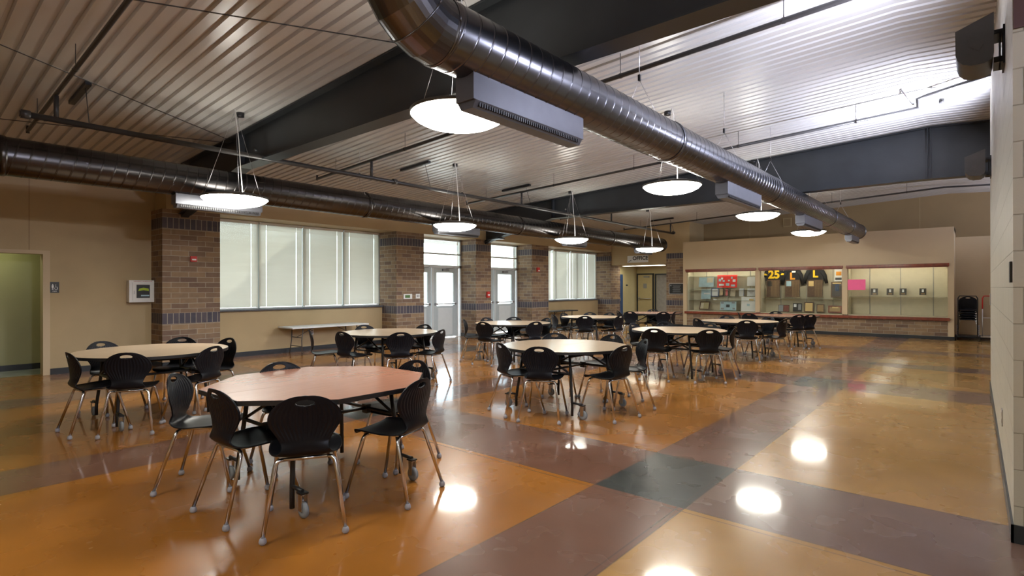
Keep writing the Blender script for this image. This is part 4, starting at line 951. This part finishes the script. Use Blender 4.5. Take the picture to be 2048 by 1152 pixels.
def make_chair():
    t = thing('shell_chair', 'x', 'chair', world=False)
    s = bpy.data.objects.new('seat_shell', SHELL); COL.objects.link(s); s.parent = t
    for sx, nm in ((0.13, 'front_frame'), (-0.13, 'rear_frame')):
        MB().tube([(sx, -0.128, 0.424), (sx, 0.128, 0.424)], 0.011, 8).build('seat_frame', M['chrome'], t)
    for yy in (-0.09, 0.09): MB().tube([(0.13, yy, 0.426), (-0.13, yy, 0.424)], 0.009, 6).build('seat_rail', M['chrome'], t)
    for sx in (1, -1):
        for sy in (1, -1):
            fx = 0.235 if sx > 0 else 0.255; fy = 0.22
            l = MB(); l.tube([(sx * 0.13, sy * 0.125, 0.424), (sx * 0.134, sy * 0.148, 0.420), (sx * 0.140, sy * 0.163, 0.402), (sx * 0.146, sy * 0.168, 0.38), (sx * fx, sy * fy, 0.03)], 0.0118, 10)
            lo = l.build('leg', M['chrome'], t)
            MB().lathe([(0.001, 0.0), (0.012, 0.0), (0.0195, 0.008), (0.021, 0.018), (0.018, 0.030), (0.0135, 0.038), (0.001, 0.038)], (sx * fx, sy * fy, 0), 12).build('foot_cap', M['cap'], lo)
    return t
proto = make_chair(); reg(proto)
CH = [0]
def place_chair(hx, hy, ang, label, group, z=0.0, tilt=0.0):
    o = proto if CH[0] == 0 else copy_tree(proto)
    CH[0] += 1
    dx, dy = math.cos(ang), math.sin(ang)
    o.location = (hx + 0.215 * dx, hy + 0.215 * dy, z); o.rotation_euler = (0, tilt, ang)
    tag(o, label, 'chair', group); return o

# ------------------------------------------------------------------ mobile folding tables
def table(cx_, cy_, kind, label, group, rz=0.0):
    t = thing('mobile_folding_table', label, 'table', (cx_, cy_, 0), rz, group, world=False)
    ns, r, ph = (8, 0.785, PI / 8) if kind == 'oct' else (64, 0.745, 0)
    topm = M['cherry'] if kind == 'oct' else M['beech']
    P = [(r * math.cos(ph + 2 * PI * k / ns), r * math.sin(ph + 2 * PI * k / ns)) for k in range(ns)]
    def halfpoly(s):
        q = []; 
        for i in range(ns):
            a, b_ = P[i], P[(i + 1) % ns]
            if a[0] * s > 0.0015: q.append(a)
            if (a[0] * s - 0.0015) * (b_[0] * s - 0.0015) < 0:
                f = (s * 0.0015 - a[0]) / (b_[0] - a[0]); q.append((s * 0.0015, a[1] + (b_[1] - a[1]) * f))
        return q
    for s in (1, -1):
        hp = halfpoly(s); MB().prism(hp, 0.731, 0.740).build('tabletop', topm, t)
    e = MB(); Q = [(p[0] * 1.006, p[1] * 1.006) for p in P]; n = len(P)
    e.add([(p[0], p[1], 0.708) for p in Q] + [(p[0], p[1], 0.7385) for p in Q] + [(p[0] * .99, p[1] * .99, 0.708) for p in P] + [(p[0], p[1], 0.7385) for p in P],
          [(i, (i + 1) % n, n + (i + 1) % n, n + i) for i in range(n)] + [(i, 2 * n + i, 2 * n + (i + 1) % n, (i + 1) % n) for i in range(n)] + [(n + i, n + (i + 1) % n, 3 * n + (i + 1) % n, 3 * n + i) for i in range(n)])
    e.prism([(p[0] * .985, p[1] * .985) for p in P], 0.712, 0.7305)
    e.build('edge_band', M['black_edge'], t)
    f = MB()
    for s in (1, -1):
        f.tube([(-0.62, s * 0.36, 0.70), (0.62, s * 0.36, 0.70)], 0.014, 8)
        f.tube([(-0.36, s * 0.40, 0.47), (0.36, s * 0.40, 0.47)], 0.014, 8)
        f.tube([(-0.10, s * 0.37, 0.69), (0.34, s * 0.40, 0.48)], 0.012, 8).tube([(0.10, s * 0.37, 0.69), (-0.34, s * 0.40, 0.48)], 0.012, 8)
        f.tube([(s * 0.34, -0.40, 0.66), (s * 0.34, 0.40, 0.66)], 0.013, 8)
        f.box((-0.03, s * 0.40 - 0.02, 0.43), (0.03, s * 0.40 + 0.02, 0.50))
    f.tube([(0, -0.40, 0.47), (0, 0.40, 0.47)], 0.014, 8)
    f.build('folding_frame', M['black_steel'], t)
    for sx in (1, -1):
        for sy in (1, -1):
            l = MB(); l.tube([(sx * 0.33, sy * 0.38, 0.70), (sx * 0.36, sy * 0.40, 0.45), (sx * 0.40, sy * 0.43, 0.13), (sx * 0.40, sy * 0.43, 0.025)], 0.016, 10)
            lo = l.build('leg', M['black_steel'], t)
            m = MB(); m.tube([(sx * 0.39, sy * 0.43, 0.165), (sx * 0.53, sy * 0.43, 0.165)], 0.013, 8).box((sx * 0.53 - 0.03, sy * 0.43 - 0.025, 0.15), (sx * 0.53 + 0.03, sy * 0.43 + 0.025, 0.16)); m.build('caster_arm', M['black_steel'], t)
            c = MB(); xx, yy = sx * 0.53, sy * 0.43
            c.lathe([(0.001, -0.013), (0.03, -0.014), (0.048, -0.012), (0.052, 0), (0.048, 0.012), (0.03, 0.014), (0.001, 0.013)], (xx + 0.012, yy, 0.052), 20, 'y')
            co = c.build('caster', M['caster'], t)
            k = MB()
            for s2 in (1, -1): k.box((xx - 0.015, yy + s2 * 0.019 - 0.002, 0.045), (xx + 0.025, yy + s2 * 0.019 + 0.002, 0.15))
            k.lathe([(0.02, 0.14), (0.024, 0.150), (0.001, 0.15)], (xx, yy, 0), 12); k.build('fork', M['zinc'], co)
    return t

TB = {
 'T1': (-3.71, 2.15, 'oct', 'large red-brown octagonal folding table nearest the camera', 'front octagonal red table'),
 'T2': (-7.02, 2.02, 'round', 'pale round folding table near the restroom opening at left', 'round table by the restroom opening'),
 'T3': (-3.76, 5.38, 'round', 'pale round folding table in the centre, behind the red table', 'centre round table'),
 'T4': (-7.05, 5.28, 'round', 'pale round folding table below the big window with blinds', 'round table under the big window'),
 'T5': (-7.02, 8.25, 'round', 'pale round folding table glaring with daylight before the glass doors', 'round table before the glass doors'),
 'T6': (-7.02, 11.2, 'round', 'pale round folding table in front of the small far window', 'round table before the small window'),
 'T7': (-6.85, 14.05, 'oct', 'far reddish folding table in front of the office corridor', 'reddish table by the office corridor'),
 'T8': (-3.72, 8.58, 'round', 'pale round folding table second from front in the right column', 'second table in the right column'),
 'T9': (-3.76, 11.7, 'round', 'pale round folding table third back in the right column', 'third table in the right column'),
 'T10': (-3.62, 14.7, 'oct', 'far reddish folding table in front of the trophy cases', 'reddish table by the trophy cases'),
}
for k, (x, y, kd, l, g) in TB.items(): table(x, y, kd, l, 'round and octagonal mobile folding tables')

CHAIRS = {  # photo column & row of the handle hole, twist in degrees (None: radial), place
 'T1': [((348, 756), 50, 'leftmost'), ((431, 787.7), 93, 'near left'), ((610, 803), 150, 'nearest'), ((841, 767), 198, 'near right'), ((833, 728.5), 276, 'far right'), ((558.6, 731.8), None, 'far left')],
 'T2': [((137, 706), 92, 'leftmost'), ((252.5, 711), 152, 'nearest'), ((427, 697), 208, 'near right'), ((458, 684), 283, 'rightmost'), ((202, 690), None, 'far left'), ((364, 681), None, 'far right')],
 'T3': [((1000, 690), None, 'leftmost'), ((1078, 699), 115, 'near left'), ((1248.3, 697), 172, 'near right'), ((1290, 684), 225, 'rightmost'), ((1109.5, 670.4), None, 'far left'), ((1225.7, 672.6), None, 'far right')],
 'T4': [((619, 664), None, 'leftmost'), ((683.8, 667), 98, 'near left'), ((800.9, 668.7), 150, 'near right'), ((883, 662.7), 200, 'rightmost'), ((728, 656), None, 'far left'), ((849.7, 655), None, 'far right')],
 'T5': [((927.6, 641), None, 'leftmost'), ((966, 646.7), None, 'near left'), ((972, 640), None, 'far left'), ((1027.5, 637.6), None, 'far right'), ((1071.5, 645.2), 165, 'near right'), ((1094, 638.8), None, 'rightmost')],
 'T6': [((1106, 632.5), None, 'leftmost'), ((1126.5, 629), None, 'far left'), ((1169.8, 634.9), 125, 'near left'), ((1179.8, 626.7), None, 'far middle'), ((1219.5, 627.5), None, 'far right'), ((1240.6, 632.5), 175, 'near right')],
 'T7': [((1235.9, 624), None, 'leftmost'), ((1259.8, 627), 105, 'near left'), ((1305.6, 622.6), None, 'far middle'), ((1326.8, 626.5), 135, 'near right'), ((1350, 625), 205, 'rightmost')],
 'T8': [((1266, 650), None, 'leftmost'), ((1308.4, 660.6), 105, 'near left'), ((1331, 646), None, 'far left'), ((1419, 663.6), 125, 'near right'), ((1470.5, 658.5), 190, 'rightmost'), ((1420.3, 650.8), None, 'far right')],
 'T9': [((1393, 640.4), None, 'leftmost'), ((1453.3, 634.1), None, 'far left'), ((1494, 645.2), 110, 'nearest'), ((1537.8, 637.3), None, 'far right'), ((1568.3, 642.8), None, 'rightmost')],
 'T10': [((1476.8, 628), None, 'leftmost'), ((1497.8, 631.8), 95, 'near left'), ((1551, 627), None, 'far middle'), ((1598, 633.5), 140, 'near right'), ((1621, 630.2), None, 'rightmost')],
}
sy_, cyw = math.sin(0.706461), math.cos(0.706461)
def ray_xy(px):
    t = (px - 1024) / 1086.24
    return Vector((-sy_ + t * cyw, cyw + t * sy_))
for k, L in CHAIRS.items():
    tx, ty, kd, _, g = TB[k]
    for (px, py), ang, pos in L:
        d2 = ray_xy(px); dep = (1.42 - 0.766) * 1086.24 / (py - 575.9 + 0.2)
        if True:
            best = None
            for q in range(-160, 161):
                dq = dep + q * 0.02
                p = d2 * dq; r = math.hypot(p.x - tx, p.y - ty)
                cost = (abs(q * 0.02) / dep) ** 2 * 40 + (max(0, 0.86 - r) * 14) ** 2 + (max(0, r - 1.0) * 5) ** 2
                if best is None or cost < best[0]: best = (cost, p, r)
            if k == 'T1': best = (0, d2 * dep, 0)
        p = best[1]
        rad = math.atan2(ty - p.y, tx - p.x)
        a = rad if ang is None else R(ang)
        # keep a twisted chair within 30 degrees of facing the table
        df = (a - rad + PI) % (2 * PI) - PI
        a = rad + max(-R(32), min(R(32), df))
        place_chair(p.x, p.y, a, 'black shell chair with chrome legs, %s at the %s' % (pos, g), 'black shell chairs around the %s' % g)

# stacked chairs on a cart, and a second cart with red handle
def cart(x, y, m, label, xs=0.40):
    t = thing('chair_cart', label, 'cart', (x, y, 0), world=False)
    MB().tube([(-0.2, 0.0, 0.12), (-0.2, 0.0, 1.14), (-0.17, 0, 1.2), (0.17, 0, 1.2), (0.2, 0, 1.14), (0.2, 0, 0.12)], 0.014, 10).build('handle', m, t) if m is not M['red'] else None
    if m is M['red']:
        MB().tube([(-0.2, 0, 0.86), (-0.2, 0.0, 1.14), (-0.17, 0, 1.2), (0.17, 0, 1.2), (0.2, 0, 1.14), (0.2, 0, 0.86)], 0.016, 10).build('handle', m, t)
        MB().tube([(-0.2, 0, 0.12), (-0.2, 0, 0.86)], 0.013, 10).tube([(0.2, 0, 0.12), (0.2, 0, 0.86)], 0.013, 10).tube([(-0.2, 0, 0.62), (0.2, 0, 0.62)], 0.01, 8).build('frame', M['zinc'], t)
    MB().box((-0.24, 0.0, 0.10), (0.24, 0.5, 0.125)).build('deck', M['black_steel'] if m is not M['red'] else M['zinc'], t)
    for sx in (-1, 1):
        for yy in (0.05, 0.45):
            MB().lathe([(0.001, -0.012), (0.045, -0.012), (0.05, 0), (0.045, 0.012), (0.001, 0.012)], (sx * 0.23, yy, 0.05), 14, 'x').build('wheel', M['black'], t)
    return t
cart(-0.16, 19.0, M['black_steel'], 'black wheeled cart carrying the stacked chairs in the corner')
cart(0.34, 19.15, M['red'], 'wheeled cart with red handle, half hidden by the block wall')
for k, lb in enumerate(('bottom', 'second', 'third', 'fourth', 'top')):
    z = 0.126 + 0.055 * k - 0.0
    o = place_chair(-0.16, 19.56, -PI / 2, '%s chair of the black stack on the corner cart' % lb, 'stacked black chairs on the cart', z=0.126 + 0.062 * k)

# rectangular folding tables
def rect_table(x0, x1, y0, y1, z, m, fm, name, label):
    t = thing(name, label, 'table', ((x0 + x1) / 2, (y0 + y1) / 2, 0))
    bx((x0, y0, z - 0.035), (x1, y1, z)).build('tabletop', m, t, bevel=0.012)
    for yy, s in ((y0 + 0.28, 1), (y1 - 0.28, -1)):
        for xx, q in ((x0 + 0.08, 1), (x1 - 0.08, -1)):
            MB().tube([(xx, yy, z - 0.03), (xx + q * 0.02, yy - s * 0.02, 0.30), (xx - q * 0.03, yy - s * 0.04, 0.0)], 0.012, 8).build('leg', fm, t)
        MB().tube([(x0 + 0.08, yy - s * 0.02, 0.17), (x1 - 0.08, yy - s * 0.02, 0.17)], 0.009, 8).tube([(x0 + 0.1, yy - s * 0.02, 0.36), (x1 - 0.1, yy - s * 0.02, 0.36)], 0.009, 8).tube([((x0 + x1) / 2, yy - s * 0.02, 0.36), ((x0 + x1) / 2, yy + s * 0.42, z - 0.03)], 0.008, 8).build('brace', fm, t)
rect_table(-11.62, -10.98, 5.72, 7.62, 0.60, M['tabletopW'], M['uplight'], 'folding_table', 'long grey plastic folding table against the wall below the big window')
rect_table(-11.5, -11.0, 14.98, 16.6, 0.64, M['black'], M['black_steel'], 'folding_table', 'low black folding table below the small far window')

# ------------------------------------------------------------------ world, sun
W = bpy.data.worlds.new('World'); S.world = W; W.use_nodes = True
nt = W.node_tree; bg = nt.nodes['Background']
sky = nt.nodes.new('ShaderNodeTexSky'); sky.sky_type = 'NISHITA'; sky.sun_elevation = R(38); sky.sun_rotation = R(200); sky.sun_disc = False; sky.air_density = 1.0
mixn = nt.nodes.new('ShaderNodeMix'); mixn.data_type = 'RGBA'; mixn.inputs[0].default_value = 0.55; mixn.inputs[7].default_value = (0.82, 0.90, 1.0, 1)
sc_ = nt.nodes.new('ShaderNodeVectorMath'); sc_.operation = 'SCALE'; sc_.inputs[3].default_value = 0.12
nt.links.new(sky.outputs[0], sc_.inputs[0]); nt.links.new(sc_.outputs[0], mixn.inputs[6]); nt.links.new(mixn.outputs[2], bg.inputs['Color']); bg.inputs['Strength'].default_value = 5.0
sd = bpy.data.lights.new('sun', 'SUN'); sd.energy = 7.0; sd.angle = R(0.6); sd.color = (1, 0.96, 0.9)
so = bpy.data.objects.new('sun', sd); COL.objects.link(so)
sdir = Vector((0.70, -0.62, -0.53)).normalized(); so.rotation_euler = sdir.to_track_quat('-Z', 'Y').to_euler(); so.location = (-20, 0, 10)

# ------------------------------------------------------------------ camera
cd = bpy.data.cameras.new('camera'); cam = bpy.data.objects.new('camera', cd); COL.objects.link(cam)
cd.sensor_width = 36; cd.sensor_fit = 'HORIZONTAL'; cd.lens = 1086.24 / 2048 * 36; cd.clip_start = 0.02; cd.clip_end = 200
yaw, pit, rol = 0.706461, 0.00097324, -0.00158281
fw = Vector((-math.sin(yaw) * math.cos(pit), math.cos(yaw) * math.cos(pit), math.sin(pit)))
r_ = fw.cross(Vector((0, 0, 1))).normalized(); u_ = r_.cross(fw)
r2 = r_ * math.cos(rol) + u_ * math.sin(rol); u2 = -r_ * math.sin(rol) + u_ * math.cos(rol)
mw = Matrix((r2, u2, -fw)).transposed().to_4x4(); mw.translation = Vector((0, 0, 1.42)); cam.matrix_world = mw
S.camera = cam
S.view_settings.view_transform = 'Standard'; S.view_settings.look = 'None'; S.view_settings.gamma = 1.0; S.view_settings.use_curve_mapping = False
S.view_settings.exposure = 0.88
for o in bpy.data.objects:
    for k in ('worldbuild', 'wb'):
        if k in o: del o[k]
